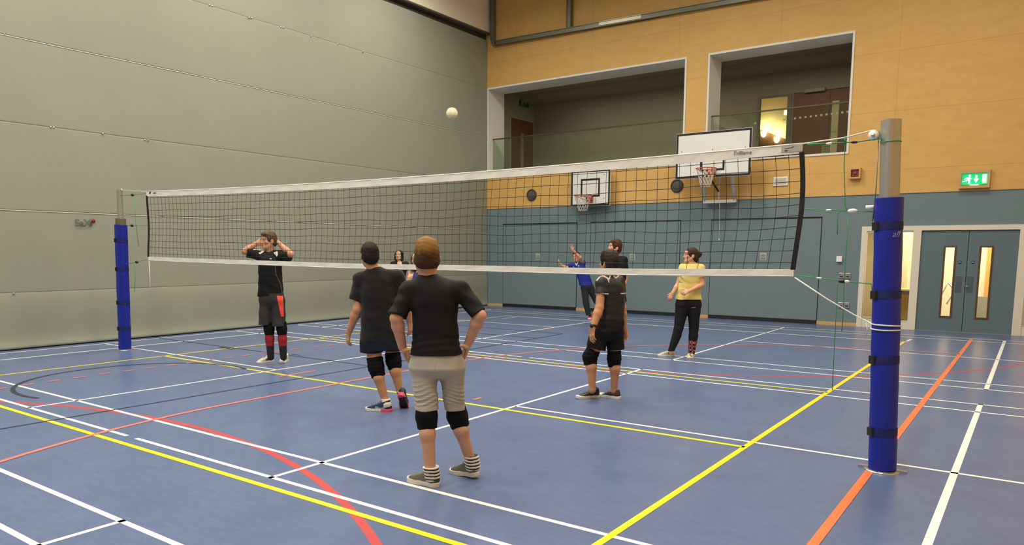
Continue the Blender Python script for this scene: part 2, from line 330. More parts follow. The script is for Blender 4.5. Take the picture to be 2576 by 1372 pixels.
# ------------------------------------------------------------------ gallery openings and what lies behind
def lining(name, O):
    x0, x1, z0, z1 = O; q = MB(); t = .045; y0, y1 = YW-.02, 12.36
    q.box((x0, y0, z0), (x0+t, y1, z1)); q.box((x1-t, y0, z0), (x1, y1, z1)); q.box((x0+t, y0, z1-t), (x1-t, y1, z1)); q.box((x0+t, y0, z0), (x1-t, y1, z0+t))
    return struct(q.build(name, M_white))
lining('trim_4', O1); lining('trim_5', O2)
YB = 14.75; BX0 = -7.5; BX1 = 4.6; BZ0, BZ1 = 3.72, 6.55
quad('floor_gallery', [(BX0, 12.36, BZ0), (BX1, 12.36, BZ0), (BX1, YB, BZ0), (BX0, YB, BZ0)], mat('grey_carpet', (92, 88, 80), .95, .1))
q = MB(); q.box((BX0, 12.3, BZ1), (BX1, YB, BZ1+.05)); q.box((BX0, 12.362, 6.35), (BX1, 12.5, BZ1)); q.box((BX0, 13.9, 6.38), (BX1, YB, 6.55)); struct(q.build('ceiling_gallery', M_taupe))
q = MB(); GX0, GX1, GZ0, GZ1 = -.14, .68, 4.02, 5.82
DX0, DX1 = .78, 2.62
for a, b, z0, z1 in ((BX0, GX0, BZ0, BZ1), (GX0, GX1, BZ0, GZ0), (GX0, GX1, GZ1, BZ1), (GX1, DX0, BZ0, BZ1), (DX0, DX1, 5.83, BZ1), (DX1, BX1, BZ0, BZ1)): q.box((a, YB, z0), (b, YB+.12, z1))
q.box((BX0, YB-.012, 6.15), (BX1, YB, 6.165)); struct(q.build('wall_gallery_back', M_taupe))
q = MB(); DY0, DY1 = 13.39, 14.66
q.box((BX0-.1, 12.362, BZ0), (BX0, DY0, BZ1)); q.box((BX0-.1, DY0, 5.83), (BX0, DY1, BZ1)); q.box((BX0-.1, DY1, BZ0), (BX0, YB+.1, BZ1)); struct(q.build('wall_gallery_left', mat('grey_green_gallery', (150, 152, 134), .85, .03)))
q = MB(); q.box((BX1, 12.362, BZ0), (BX1+.1, YB+.1, BZ1)); struct(q.build('wall_gallery_right', M_taupe))
q = MB(); q.box((BX0-.06, DY0+.005, BZ0), (BX0-.01, DY1-.005, 5.82)); d = struct(q.build('door_4', M_dwood))
q = MB(); yv = onp(1314, 330, 0, BX0)[1]; q.box((BX0-.012, yv-.07, 4.0), (BX0+.004, yv+.07, 5.42)); q.build('vision_panel', mat('frosted_pane', (150, 140, 118), .4), d)
q = MB(); q.box((BX0-.01, DY0-.07, BZ0), (BX0+.012, DY0, 5.83)); q.build('door_jamb', mat('pale_jamb', (168, 166, 146), .7), d)
# stair room behind the gallery window, with two wall lights
q = MB(); q.box((-1.6, 17.4, 2.2), (2.7, 17.5, 7)); struct(q.build('wall_stair', mat('cream_plaster', (228, 210, 164), .8, .03)))
q = MB(); q.box((-1.7, YB+.12, 2.2), (-1.6, 17.5, 7)); q.box((2.7, YB+.12, 2.2), (2.8, 17.5, 7)); struct(q.build('wall_stair_side', mat('cream_plaster', (228, 210, 164), .8, .03)))
q = MB(); q.box((-1.6, YB+.12, 6.6), (2.7, 17.5, 6.7)); struct(q.build('ceiling_stair', mat('cream_plaster', (228, 210, 164), .8, .03)))
q = MB(); q.box((-1.6, YB+.12, 2.1), (2.7, 17.5, 2.2)); struct(q.build('floor_stair', M_dwood))
a = onp(1903, 322, 1, 17.36); b = onp(1982, 352, 1, 17.36)
q = MB(); q.prism([(a[0], 17.30, a[2]), (b[0], 17.30, b[2]), (b[0], 17.30, 2.3), (a[0], 17.30, 2.3)], (0, .09, 0)); tag(q.build('stair_parapet', M_dwood), 'dark sloping stair parapet seen through the lit gallery window', 'parapet')
lampM = mat('lamp_glow', (255, 238, 190), .5, 0, emit=9.0); lampB = mat('brass', (150, 120, 70), .4, .05, metal=.8)
for i, (px, py) in enumerate(((1921, 335), (1954, 349))):
    p = onp(px, py, 1, 17.2)
    r = empty('wall_lamp', p, ('higher' if i == 0 else 'lower')+' of two glowing wall lamps behind the gallery window', 'lamp', 'stair wall lamps')
    q = MB(); q.lathe(p-np.array([0, 0, .08]), (0, 0, 1), [(-.05, .0), (-.03, .05), (.02, .075), (.12, .085), (.13, .07)], 16); q.build('shade', lampM, r)
    q = MB(); q.box((p[0]-.03, p[1]+.03, p[2]-.1), (p[0]+.03, 17.4, p[2]-.02)); q.build('bracket', lampB, r)
    l = bpy.data.lights.new('wall_lamp_light', 'POINT'); l.energy = 11; l.color = (1, .87, .60); l.shadow_soft_size = .05
    lo = bpy.data.objects.new('wall_lamp_light', l); lo.location = (p[0], p[1]-.02, p[2]+.16); COL.objects.link(lo)
win = empty('window_1', (GX0, YB, GZ0), 'gallery window', 'window'); del win['label']; del win['category']; win['kind'] = 'structure'
q = MB(); t = .05
q.box((GX0-.02, YB-.03, GZ0-.02), (GX0+t, YB+.05, GZ1)); q.box((GX1-t, YB-.03, GZ0-.02), (GX1+.06, YB+.05, GZ1)); q.box((GX0+t, YB-.03, GZ1-t), (GX1-t, YB+.05, GZ1)); q.box((GX0+t, YB-.03, GZ0-.02), (GX1-t, YB+.05, GZ0+t)); q.build('window_frame', mat('grey_frame', (120, 116, 100), .6), win)
q = MB(); q.box((GX0+t, YB+.005, GZ0+t), (GX1-t, YB+.013, GZ1-t)); q.build('window_pane', M_glass, win)
xm = (DX0+DX1)/2
for i, (a, b) in enumerate(((DX0, xm), (xm, DX1))):
    q = MB(); q.box((a+.004, YB-.005, BZ0+.005), (b-.004, YB+.045, 5.81)); d = struct(q.build('door_%d' % (5+i), M_dwood))
    cx = 1.78 if i else .95
    if i == 1:
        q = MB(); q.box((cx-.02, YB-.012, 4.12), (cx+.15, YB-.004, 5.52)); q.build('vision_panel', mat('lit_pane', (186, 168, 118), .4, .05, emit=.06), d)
        q = MB(); q.box((cx-.02, YB-.014, 4.72), (cx+.15, YB-.010, 4.75)); q.build('glazing_bar', mat('pale_jamb', (168, 166, 146), .7), d)
q = MB(); a = onp(2025, 237, 1, YB)[0]; b = onp(2077, 229, 1, YB)[0]; q.bbox((a, YB-.10, 5.79), (b, YB-.008, 5.88), .006); tag(q.build('door_closer', mat('beige_metal', (150, 146, 126), .5)), 'slim beige door closer above the dark gallery double doors', 'door closer')
p = onp(2077, 373, 1, YB); q = MB(); q.box((p[0]-.09, YB-.016, p[2]-.12), (p[0]+.09, YB-.008, p[2]+.13), 0)
for k, c in enumerate((1, 2, 1, 2)): q.box((p[0]-.08, YB-.018, p[2]-.1+k*.055), (p[0]+.08, YB-.0155, p[2]-.06+k*.055), c)
tag(q.build('door_poster', [mat('poster_yellow', (190, 176, 110), .6), mat('poster_green', (80, 130, 100), .6), mat('poster_red', (170, 90, 60), .6)]), 'small yellow and green notice on the dark gallery door', 'notice')
def exit_sign(name, c, xd, w, h, label, lit, frame):
    """running man, arrow and doorway on green"""
    c = np.array(c, float); xd = np.array(xd, float); zd = np.array([0, 0, 1.]); n = np.cross(xd, zd)
    r = empty(name, c, label, 'exit sign')
    def rect(b, x0, z0, x1, z1, d0, d1, mi=0):
        pts = [c+xd*x0*w+zd*z0*h+n*d0, c+xd*x1*w+zd*z0*h+n*d0, c+xd*x1*w+zd*z1*h+n*d0, c+xd*x0*w+zd*z1*h+n*d0]; b.prism(pts, n*(d1-d0), mi)
    g = mat('exit_green_lit' if lit else 'exit_green_dim', (0, 190, 110) if lit else (30, 80, 58), .4, 0, emit=.9 if lit else 0)
    wm = mat('exit_white_lit' if lit else 'exit_white_dim', (245, 255, 250) if lit else (140, 160, 140), .4, 0, emit=1.3 if lit else 0)
    b = MB(); rect(b, -.5, -.5, .5, .5, 0, .05); b.build('sign_panel', g, r)
    def poly(b, P): b.prism([c+xd*x*w+zd*z*h+n*.05 for x, z in P], n*.003)
    b = MB()
    s = -1 if not lit else 1
    def sp(P): return [(s*x, z) for x, z in P][::s]
    poly(b, sp([(.30, -.38), (.46, -.38), (.46, .38), (.30, .38)])); b.build('sign_doorway', wm, r); b = MB()
    poly(b, sp([(.02, .02), (.02, .34), (.10, .34), (.10, .02), (.16, .02), (.06, -.36), (-.04, .02)])) if lit else poly(b, [(-.02, -.12), (.08, -.12), (.08, -.3), (.2, .0), (.08, .3), (.08, .12), (-.02, .12)])
    m_ = MB()
    poly(m_, [(-.20+.045*math.cos(t)*1.0, .30+.12*math.sin(t)) for t in np.linspace(0, 2*math.pi, 12, False)])
    for P in ([(-.30, .18), (-.20, .20), (-.17, -.08), (-.29, -.05)], [(-.30, .18), (-.41, .02), (-.38, -.04), (-.28, .08)], [(-.2, .18), (-.1, .04), (-.12, -.02), (-.2, .08)], [(-.29, -.05), (-.2, -.05), (-.33, -.2), (-.47, -.24), (-.47, -.16), (-.36, -.12)], [(-.24, -.05), (-.17, -.05), (-.16, -.42), (-.24, -.42)]):
        poly(m_, P)
    b.build('sign_arrow', wm, r); m_.build('running_figure', wm, r)
    if frame:
        b = MB(); e = .10
        rect(b, -.5-e, .52, .5+e, .52+.28, 0, .09); rect(b, -.5-e, -.52-.30, .5+e, -.52-.06, 0, .09); rect(b, -.5-e, -.58, -.51, .52, 0, .09); rect(b, .51, -.58, .5+e, .52, 0, .09)
        b.build('timber_guard', M_woodd, r)
        b = MB(); rect(b, -.16, -.60, .16, -.50, .01, .07); b.build('down_light', mat('downlight_glow', (255, 250, 220), .4, 0, emit=2.2), r)
    return r
exit_sign('exit_sign', (5.24, YW-.005, 3.10), (1, 0, 0), .44, .22, 'lit green exit sign in a timber guard above the double doors', True, True)
p = onp(1317, 262, 0, BX0+.004); exit_sign('exit_sign', p, (0, 1, 0), .46, .17, 'unlit dark green exit sign above the brown gallery door', False, False)
# glass balustrades with hand rail strips
for i, (x0, x1, cuts) in enumerate(((-7.01, -.99, (1412, 1510, 1613)), (-.35, 2.80, (2000,)))):
    r = empty('glass_balustrade', (x0, 11.8, O1[2]), ('long glass balustrade across the wide left gallery opening', 'short glass balustrade across the right gallery opening')[i], 'balustrade')
    xs = [x0]+[float(onp(c, 330, 1, 11.8)[0]) for c in cuts if i == 0]+([.55, 1.65] if i else [])+[x1]
    for a, b in zip(xs[:-1], xs[1:]):
        q = MB(); q.box((a+.006, 11.794, O1[2]+.045), (b-.006, 11.806, 4.90)); q.build('glass_panel', M_balglass, r)
    q = MB(); q.box((x0, 11.78, 4.895), (x1, 11.82, 4.925)); q.build('top_rail', mat('bronze_rail', (84, 80, 62), .4, .05, metal=.5), r)
    if i:
        for px in [2000+13.2*k for k in range(11)]+[1900, 1973]:
            p = onp(px, 298-(px-2000)*.125, 1, 11.79); q = MB(); q.box((p[0]-.022, 11.788, p[2]-.022), (p[0]+.022, 11.7935, p[2]+.022)); q.build('safety_dot', mat('frosted_dot', (150, 140, 130), .6), r)

# grey steel channel frame high on the wall
fr = empty('steel_channel_frame', (-6.82, YW-.05, 7.5), 'grey steel channel framework fixed high on the plywood wall', 'steel frame')
def chan(b, p, q_, w=.12, d=.10):
    p = np.array(p); q_ = np.array(q_); t = (q_-p)/np.linalg.norm(q_-p); n = np.array([-t[2], 0, t[0]])*w/2
    b.prism([p-n, q_-n, q_+n, p+n], (0, d, 0))
    for s in (-.9, .9): b.prism([p+n*s-n*.1+np.array([0, -.02, 0]), q_+n*s-n*.1+np.array([0, -.02, 0]), q_+n*s+n*.1+np.array([0, -.02, 0]), p+n*s+n*.1+np.array([0, -.02, 0])], (0, .02, 0))
q = MB(); chan(q, (-6.72, YW-.1, 7.545), (3.2, YW-.1, 7.37)); q.build('bottom_channel', M_steel, fr)
q = MB(); chan(q, (-6.82, YW-.1, 7.65), (-6.82, YW-.1, 9.38)); q.prism([(-6.88, YW-.1, 7.66), (-6.86, YW-.1, 7.55), (-6.76, YW-.1, 7.48), (-6.70, YW-.1, 7.48), (-6.70, YW-.1, 7.6), (-6.76, YW-.1, 7.66)], (0, .1, 0)); q.build('side_channel', M_steel, fr)
q = MB(); chan(q, (-4.27, YW-.1, 7.57), (-4.27, YW-.1, 9.38), .13); q.build('upright', M_steel, fr)
q = MB(); chan(q, (-3.35, YW-.106, 7.50), (-2.15, YW-.106, 7.475), .10); q.build('bare_plate', mat('bare_zinc', (196, 190, 168), .4, .05, metal=.4), fr)
# ------------------------------------------------------------------ double doors with side lights
def dstruct(name, b, m, parent=None):
    o = b.build(name, m, parent)
    if parent is None: struct(o)
    return o
FX0, FX1 = 3.22, 7.4
q = MB()
q.box((FX0, YW-.03, 2.09), (FX1, YW+.12, 2.19)); q.box((FX0, YW-.03, 0), (FX0+.10, YW+.12, 2.09)); q.box((4.22, YW-.03, 0), (4.37, YW+.12, 2.09)); q.box((6.07, YW-.03, 0), (6.22, YW+.12, 2.09)); q.box((FX1-.1, YW-.03, 0), (FX1, YW+.12, 2.09))
for a, b in ((FX0+.1, 4.22), (6.22, FX1-.1)):
    q.box((a, YW-.015, 0), (b, YW+.10, .19)); q.box((a, YW-.022, .165), (b, YW+.10, .19)); q.box((a, YW-.01, 2.06), (b, YW+.1, 2.09))
struct(q.build('trim_6', mat('cream_frame_paint', (224, 214, 196), .5, .02)))
for i, (a, b) in enumerate(((FX0+.1, 4.22), (6.22, FX1-.1))):
    q = MB(); q.box((a, YW+.03, .19), (b, YW+.04, 2.06)); struct(q.build('window_%d' % (2+i), M_glass))
M_door = mat('door_blue_grey', (98, 116, 122), .6, .05, 20, spec=.3)
M_bead = mat('oak_bead', (92, 62, 34), .5, .08)
for i, (a, b, v0, v1, hx) in enumerate(((4.372, 5.215, 4.80, 5.01, 5.10), (5.225, 6.068, 5.43, 5.65, 5.30))):
    z0, z1 = .30, 1.76; q = MB(); y0, y1 = YW+.005, YW+.05
    for x0, x1, c0, c1 in ((a, v0, .01, 2.075), (v1, b, .01, 2.075), (v0, v1, .01, z0), (v0, v1, z1, 2.075)): q.box((x0, y0, c0), (x1, y1, c1))
    d = struct(q.build('door_%d' % (7+i), M_door)); t = .024
    q = MB(); y2 = y0-.012
    q.box((v0-.01, y2, z0-.01), (v0+t, y1, z1+.01)); q.box((v1-t, y2, z0-.01), (v1+.01, y1, z1+.01)); q.box((v0+t, y2, z1-t), (v1-t, y1, z1+.01)); q.box((v0+t, y2, z0-.01), (v1-t, y1, z0+t)); q.build('vision_bead', M_bead, d)
    q = MB(); q.box((v0+t, y0+.018, z0+t), (v1-t, y0+.026, z1-t)); q.build('vision_pane', M_glass, d)
    q = MB(); q.bbox((hx-.055, y0-.004, .82), (hx+.055, y0+.001, 1.16), .002); q.build('push_plate', mat('satin_steel', (104, 112, 116), .4, .05, metal=.7), d)
    if i:
        q = MB(); q.tube([(hx-.09, y0, .95), (hx-.09, y0-.045, .95), (hx-.0, y0-.05, .95)], .009, 8); q.build('lever_handle', M_chrome, d)
    q = MB(); cx = 5.095 if i == 0 else 5.32; q.lathe((cx, y0, 1.44), (0, -1, 0), [(0, .034), (.003, .034), (.004, .0)], 20, 0); q.box((cx-.024, y0-.006, 1.434), (cx+.024, y0-.003, 1.446), 1)
    q.build('fire_door_disc', [mat('disc_blue', (30, 62, 110), .5), mat('disc_white', (180, 190, 200), .5)], d)
q = MB(); q.box((4.37, YW-.01, 0), (6.07, YW+.05, .008)); struct(q.build('trim_7', M_alu))
q = MB(); q.box((5.19, YW+.051, .012), (5.25, YW+.07, 2.07)); q.box((4.37, YW+.051, 2.03), (6.07, YW+.075, 2.09)); q.box((4.37, YW+.051, .009), (4.40, YW+.07, 2.03)); q.box((6.04, YW+.051, .009), (6.07, YW+.07, 2.03)); struct(q.build('door_gap_backing', M_dgrey))  # unseen dark backing added to stop corridor light leaking through door gaps
# corridor beyond the doors
cw = mat('corridor_cream', (230, 214, 184), .8, .03)
q = MB(); q.box((2.6, 15.0, 0), (8, 15.1, 2.9)); struct(q.build('wall_corridor_back', cw))
q = MB(); q.box((2.5, YW+D, 0), (2.6, 15.1, 2.9)); struct(q.build('wall_corridor_left', mat('corridor_olive', (190, 168, 92), .8, .03)))
q = MB(); q.box((8, YW+D, 0), (8.1, 15.1, 2.9)); struct(q.build('wall_corridor_right', cw))
q = MB(); q.box((2.6, YW+D, 2.8), (8, 15, 2.9)); struct(q.build('ceiling_corridor', cw))
q = MB(); q.add([(2.6, YW+.02, .001), (8, YW+.02, .001), (8, 15, .001), (2.6, 15, .001)], [(0, 1, 2, 3)]); struct(q.build('floor_corridor', mat('corridor_vinyl', (170, 164, 140), .4, .05)))
# table, poster column and railing seen through the glass
t = empty('side_table', (3.85, 12.6, 0), 'dark wooden side table standing behind the glazed side light', 'table')
q = MB(); q.bbox((3.4, 12.3, .78), (4.35, 12.95, .82), .006); q.build('table_top', mat('pale_table', (205, 186, 120), .5), t)
q = MB(); q.box((3.43, 12.33, .70), (4.32, 12.92, .78)); q.build('apron', M_dwood, t)
for x in (3.46, 4.25):
    for y in (12.36, 12.86): q = MB(); q.box((x, y, 0), (x+.05, y+.05, .70)); q.build('leg', M_dwood, t)
q = MB(); a = onp(2250, 760, 1, 13.2)[0]; b = onp(2300, 760, 1, 13.2)[0]; q.bbox((a, 13.2, .0), (b, 13.7, .78), .02); q.box((a+.02, 13.19, .0), (b-.02, 13.2, .08)); tag(q.build('yellow_cabinet', mat('mustard', (188, 152, 50), .5)), 'low mustard yellow cabinet behind the side table in the corridor', 'cabinet')
a = onp(2256, 700, 1, 14.4)[0]; b = onp(2284, 700, 1, 14.4)[0]; q = MB(); q.bbox((a, 14.4, .0), (b, 14.97, 2.45), .01); tag(q.build('corridor_pillar', mat('bright_cream', (238, 222, 178), .7)), 'pale cream pillar in the corridor beyond the side light', 'pillar')
hr = MB(); hr.tube([(4.62, 13.6, 0), (4.62, 13.6, .64)], .016, 8); hr.tube([(5.0, 13.6, 0), (5.0, 13.6, .64)], .016, 8); hr.tube([(4.62, 13.6, .62), (4.75, 13.6, .95), (5.0, 13.6, .62)], .018, 8); hr.tube([(4.75, 13.6, .95), (4.9, 13.6, .75), (4.75, 13.6, .45)], .018, 8); tag(hr.build('stair_handrail', M_chrome), 'curved metal handrail seen through the left vision panel', 'handrail')
q = MB(); q.box((5.4, 14.9, 0), (7.9, 14.998, 2.5)); struct(q.build('wall_corridor_panel', mat('corridor_orange', (214, 160, 80), .7, .04)))
q = MB(); q.box((5.3, 14.2, .0), (7.8, 14.28, .62)); tag(q.build('grey_bench', mat('grey_melamine', (158, 152, 134), .5)), 'grey bench back in the corridor seen through the right vision panel', 'bench')

# ------------------------------------------------------------------ wall fittings
for i, (px, py) in enumerate(((1338, 491), (1703.5, 468))):
    p = onp(px, py, 1, YW); r = empty('wall_speaker', p, ('round dark grey wall speaker nearer the curtain corner', 'round dark grey wall speaker under the large backboard')[i], 'speaker', 'round wall speakers')
    q = MB(); q.lathe(p, (0, -1, 0), [(0, .165), (.03, .165), (.045, .15), (.045, .125), (.035, .12)], 32); q.build('speaker_rim', mat('dark_grey_plastic', (62, 58, 50), .5), r)
    q = MB(); q.lathe(p, (0, -1, 0), [(.03, .124), (.045, .10), (.052, .05), (.052, .0)], 32); q.build('speaker_grille', mat('grille_grey', (88, 80, 68), .7, .12, 90), r)
a = onp(1947, 446, 1, YW); b = onp(1982, 467, 1, YW)
r = empty('white_wall_grille', ((a[0]+b[0])/2, YW, (a[2]+b[2])/2), 'small white rectangular grille on the plywood wall beside the large backboard', 'grille')
q = MB(); q.bbox((a[0], YW-.03, b[2]), (b[0], YW, a[2]), .006); q.build('grille_frame', M_whitepl, r)
q = MB()
for k in range(6): z = b[2]+.035+k*.024; q.box((a[0]+.03, YW-.036, z), (b[0]-.03, YW-.028, z+.012))
q.build('louvre', mat('grille_pale', (196, 190, 170), .5), r)
p = onp(2153, 437, 1, YW); r = empty('fire_alarm_sounder', p, 'small red fire sounder inside a square timber guard', 'fire alarm')
q = MB(); s = .115; e = .035
for x0, x1, z0, z1 in ((-s, s, s-e, s), (-s, s, -s, -s+e), (-s, -s+e, -s+e, s-e), (s-e, s, -s+e, s-e)): q.box((p[0]+x0, YW-.12, p[2]+z0), (p[0]+x1, YW-.001, p[2]+z1))
q.build('timber_guard', M_woodd, r)
q = MB(); q.bbox((p[0]-.07, YW-.08, p[2]-.07), (p[0]+.07, YW-.002, p[2]+.07), .01); q.lathe((p[0], YW-.08, p[2]), (0, -1, 0), [(0, .045), (.012, .04), (.012, 0)], 16); q.build('sounder_body', mat('alarm_red', (140, 52, 30), .5), r)
for i, (px, py) in enumerate(((1353.5, 646), (1590.5, 646), (1920, 645.5))):
    p = onp(px, py, 1, YW-.006); r = empty('door_notice', p, ('first', 'middle', 'last')[i]+' of three small pale notices along the storage doors, counted from the curtain', 'notice', 'storage door notices')
    q = MB(); q.box((p[0]-.075, YW-.0075, p[2]-.09), (p[0]+.075, YW-.0045, p[2]+.09)); q.build('notice_sheet', mat('grey_sheet', (168, 172, 160), .6), r)
    q = MB(); 
    for z, h in ((.03, .03), (-.01, .03)): q.prism([(p[0]-.05, YW-.0075, p[2]+z-.025), (p[0], YW-.0075, p[2]+z), (p[0]+.05, YW-.0075, p[2]+z-.025), (p[0]+.05, YW-.0075, p[2]+z-.012), (p[0], YW-.0075, p[2]+z+.015), (p[0]-.05, YW-.0075, p[2]+z-.012)], (0, -.001, 0))
    q.box((p[0]-.05, YW-.0085, p[2]-.065), (p[0]+.05, YW-.0075, p[2]-.045)); q.build('printed_mark', mat('dark_print', (66, 84, 84), .6), r)
p = onp(2112, 652, 1, YW); q = MB(); q.bbox((p[0]-.06, YW-.05, p[2]-.065), (p[0]+.06, YW+.012, p[2]+.065), .01); tag(q.build('wall_sensor_box', M_whitepl), 'small white sensor box on the blue-grey wall left of the side light', 'sensor')
k = 0
for px, py in ((2117, 694), (2133, 694.5), (2115, 768), (2130, 768.5)):
    p = onp(px, py, 1, YW); lab = 'chrome power socket beside the side light, '+('upper' if k < 2 else 'lower')+' pair, '+('farther from' if k % 2 == 0 else 'closer to')+' the door frame'; k += 1
    r = empty('wall_socket', p, lab, 'socket', 'chrome wall sockets')
    q = MB(); q.bbox((p[0]-.055, YW-.012, p[2]-.06), (p[0]+.055, YW+.012, p[2]+.06), .004); q.build('cover_plate', M_chrome, r)
    q = MB(); q.box((p[0]-.03, YW-.014, p[2]-.03), (p[0]+.03, YW-.011, p[2]-.005)); q.build('socket_insert', M_dgrey, r)

# ------------------------------------------------------------------ basketball goals on the back wall
def hoop(name, tl, br, yb, ring_px, bracket_dir, label, big):
    x0, z1 = onp(*tl, 1, yb)[[0, 2]]; x1, z0 = onp(*br, 1, yb)[[0, 2]]
    r = empty(name, ((x0+x1)/2, YW, z0), label, 'basketball hoop'); bw = .05
    q = MB(); q.bbox((x0, yb, z0), (x1, yb+.03, z1), .004); bd = q.build('backboard', M_board, r)
    q = MB(); y = yb-.0015
    def fr(a0, a1, c0, c1, w): 
        q.box((a0, y, c0), (a0+w, yb+.001, c1)); q.box((a1-w, y, c0), (a1, yb+.001, c1)); q.box((a0+w, y, c1-w), (a1-w, yb+.001, c1)); q.box((a0+w, y, c0), (a1-w, yb+.001, c0+w))
    fr(x0+.006, x1-.006, z0+.006, z1-.006, bw)
    cx = (x0+x1)/2
    if big: fr(cx-.295, cx+.295, z0+.15, z0+.50, .05)
    else: fr(cx-.29, cx+.29, z0+.24, z0+.72, .05)
    q.build('painted_border', M_bline, bd)
    for dx, dz in ((.08, .3), (.5, .3), (.92, .3)) if big else ((.15, .85), (.85, .85), (.85, .2)):
        b = MB(); b.lathe((x0+(x1-x0)*dx, yb, z0+(z1-z0)*(dz+.3 if big else dz)), (0, -1, 0), [(0, .012), (.004, .012), (.006, 0)], 8); b.build('bolt', M_steel, bd)
    zr = z0+(.17 if big else .26); ry = yb-.15-.225
    q = MB(); c = (cx, ry, zr); q.tube([(cx+.225*math.cos(t), ry+.225*math.sin(t), zr) for t in np.linspace(0, 2*math.pi, 36, False)], .010, 8, closed=True)
    for s in (-1, 1): q.tube([(cx+s*.10, yb-.02, zr), (cx+s*.12, ry+.19, zr)], .010, 6); q.tube([(cx+s*.06, yb-.03, zr-.12), (cx+s*.18, ry-.13, zr-.01)], .008, 6)
    q.prism([(cx-.09, yb-.001, zr+.03), (cx+.09, yb-.001, zr+.03), (cx+.09, yb-.001, zr-.17), (cx-.09, yb-.001, zr-.17)], (0, -.018, 0))
    q.prism([(cx+.085, yb-.018, zr+.02), (cx+.085, yb-.14, zr+.005), (cx+.085, yb-.14, zr-.03), (cx+.085, yb-.018, zr-.15)], (-.012, 0, 0)); q.prism([(cx-.075, yb-.018, zr+.02), (cx-.075, yb-.14, zr+.005), (cx-.075, yb-.14, zr-.03), (cx-.075, yb-.018, zr-.15)], (-.012, 0, 0))
    q.build('rim', M_hoop, r)
    q = MB(); N = 12; rows = 6
    def np_(i, j):
        tt = j/rows; rad = .222*(1-.52*tt**.8)*(1+.04*math.sin(3*i)); a = 2*math.pi*(i+.5*(j % 2))/N; return (cx+rad*math.cos(a), ry+rad*math.sin(a), zr-.01-.40*tt)
    for j in range(rows):
        for i in range(N):
            q.tube([np_(i, j), np_(i+(0 if j % 2 == 0 else 1), j+1)], .006, 4, cap=False); q.tube([np_(i, j), np_(i+(-1 if j % 2 == 0 else 0), j+1)], .006, 4, cap=False)
    q.build('net', M_netw, r)
    q = MB()
    if big:
        zb = 2.80; yb2 = yb+.04
        for dx in (-.36, .36):
            q = MB(); q.tube([(cx+dx*1.05, yb+.05, z0+.7), (cx+dx, YW-.16, zb+.06)], .055, 4); q.tube([(cx+dx*1.05, yb+.05, z0+.7), (cx+dx, YW-.03, z0+.55)], .025, 6); q.build('side_arm', M_white, r)
        q = MB(); q.box((cx-.40, YW-.20, zb), (cx+.40, YW-.12, zb+.07)); q.tube([(cx-.36, YW-.16, zb+.04), (cx-.36, YW-.006, zb+.04)], .025, 8); q.tube([(cx+.36, YW-.16, zb+.04), (cx+.36, YW-.006, zb+.04)], .025, 8); q.build('lower_bar', M_white, r)
        q = MB(); q.tube([(cx-.02, YW-.18, z0+.1), (cx-.02, YW-.18, zb+.05)], .022, 8); q.build('crank_tube', M_white, r)
        q = MB(); q.tube([(cx-.05, yb+.05, z0-.02), (cx-.03, YW-.2, z0-.28)], .022, 8); q.build('crank_arm', M_bline, r)
        q = MB(); q.tube([(cx, YW-.17, zb), (cx, YW-.12, 2.38), (cx+.005, YW-.12, 1.95)], .006, 5); q.lathe((cx+.005, YW-.12, 1.92), (0, 0, 1), [(-.02, 0), (-.02, .014), (.02, .014), (.03, 0)], 8); q.build('pull_cord', M_whcord, r)
    else:
        for dx in (-.35, .35):
            q = MB(); q.box((cx+dx-.03, yb+.03, z0+.1), (cx+dx+.03, YW-.002, z0+.2)); q.build('wall_bracket', M_steel, r); q = MB(); q.box((cx+dx-.03, yb+.03, z1-.2), (cx+dx+.03, YW-.002, z1-.1)); q.build('wall_bracket', M_steel, r)
    return r
hoop('basketball_hoop', (1437, 431), (1534, 517), YW-.28, (1464, 497), 0, 'small basketball hoop on a square white board with a full black target box', False)
hoop('basketball_hoop', (1702, 338), (1888, 441), YW-.75, (1776, 430), 0, 'large basketball hoop on a wide white board held by white arms', True)

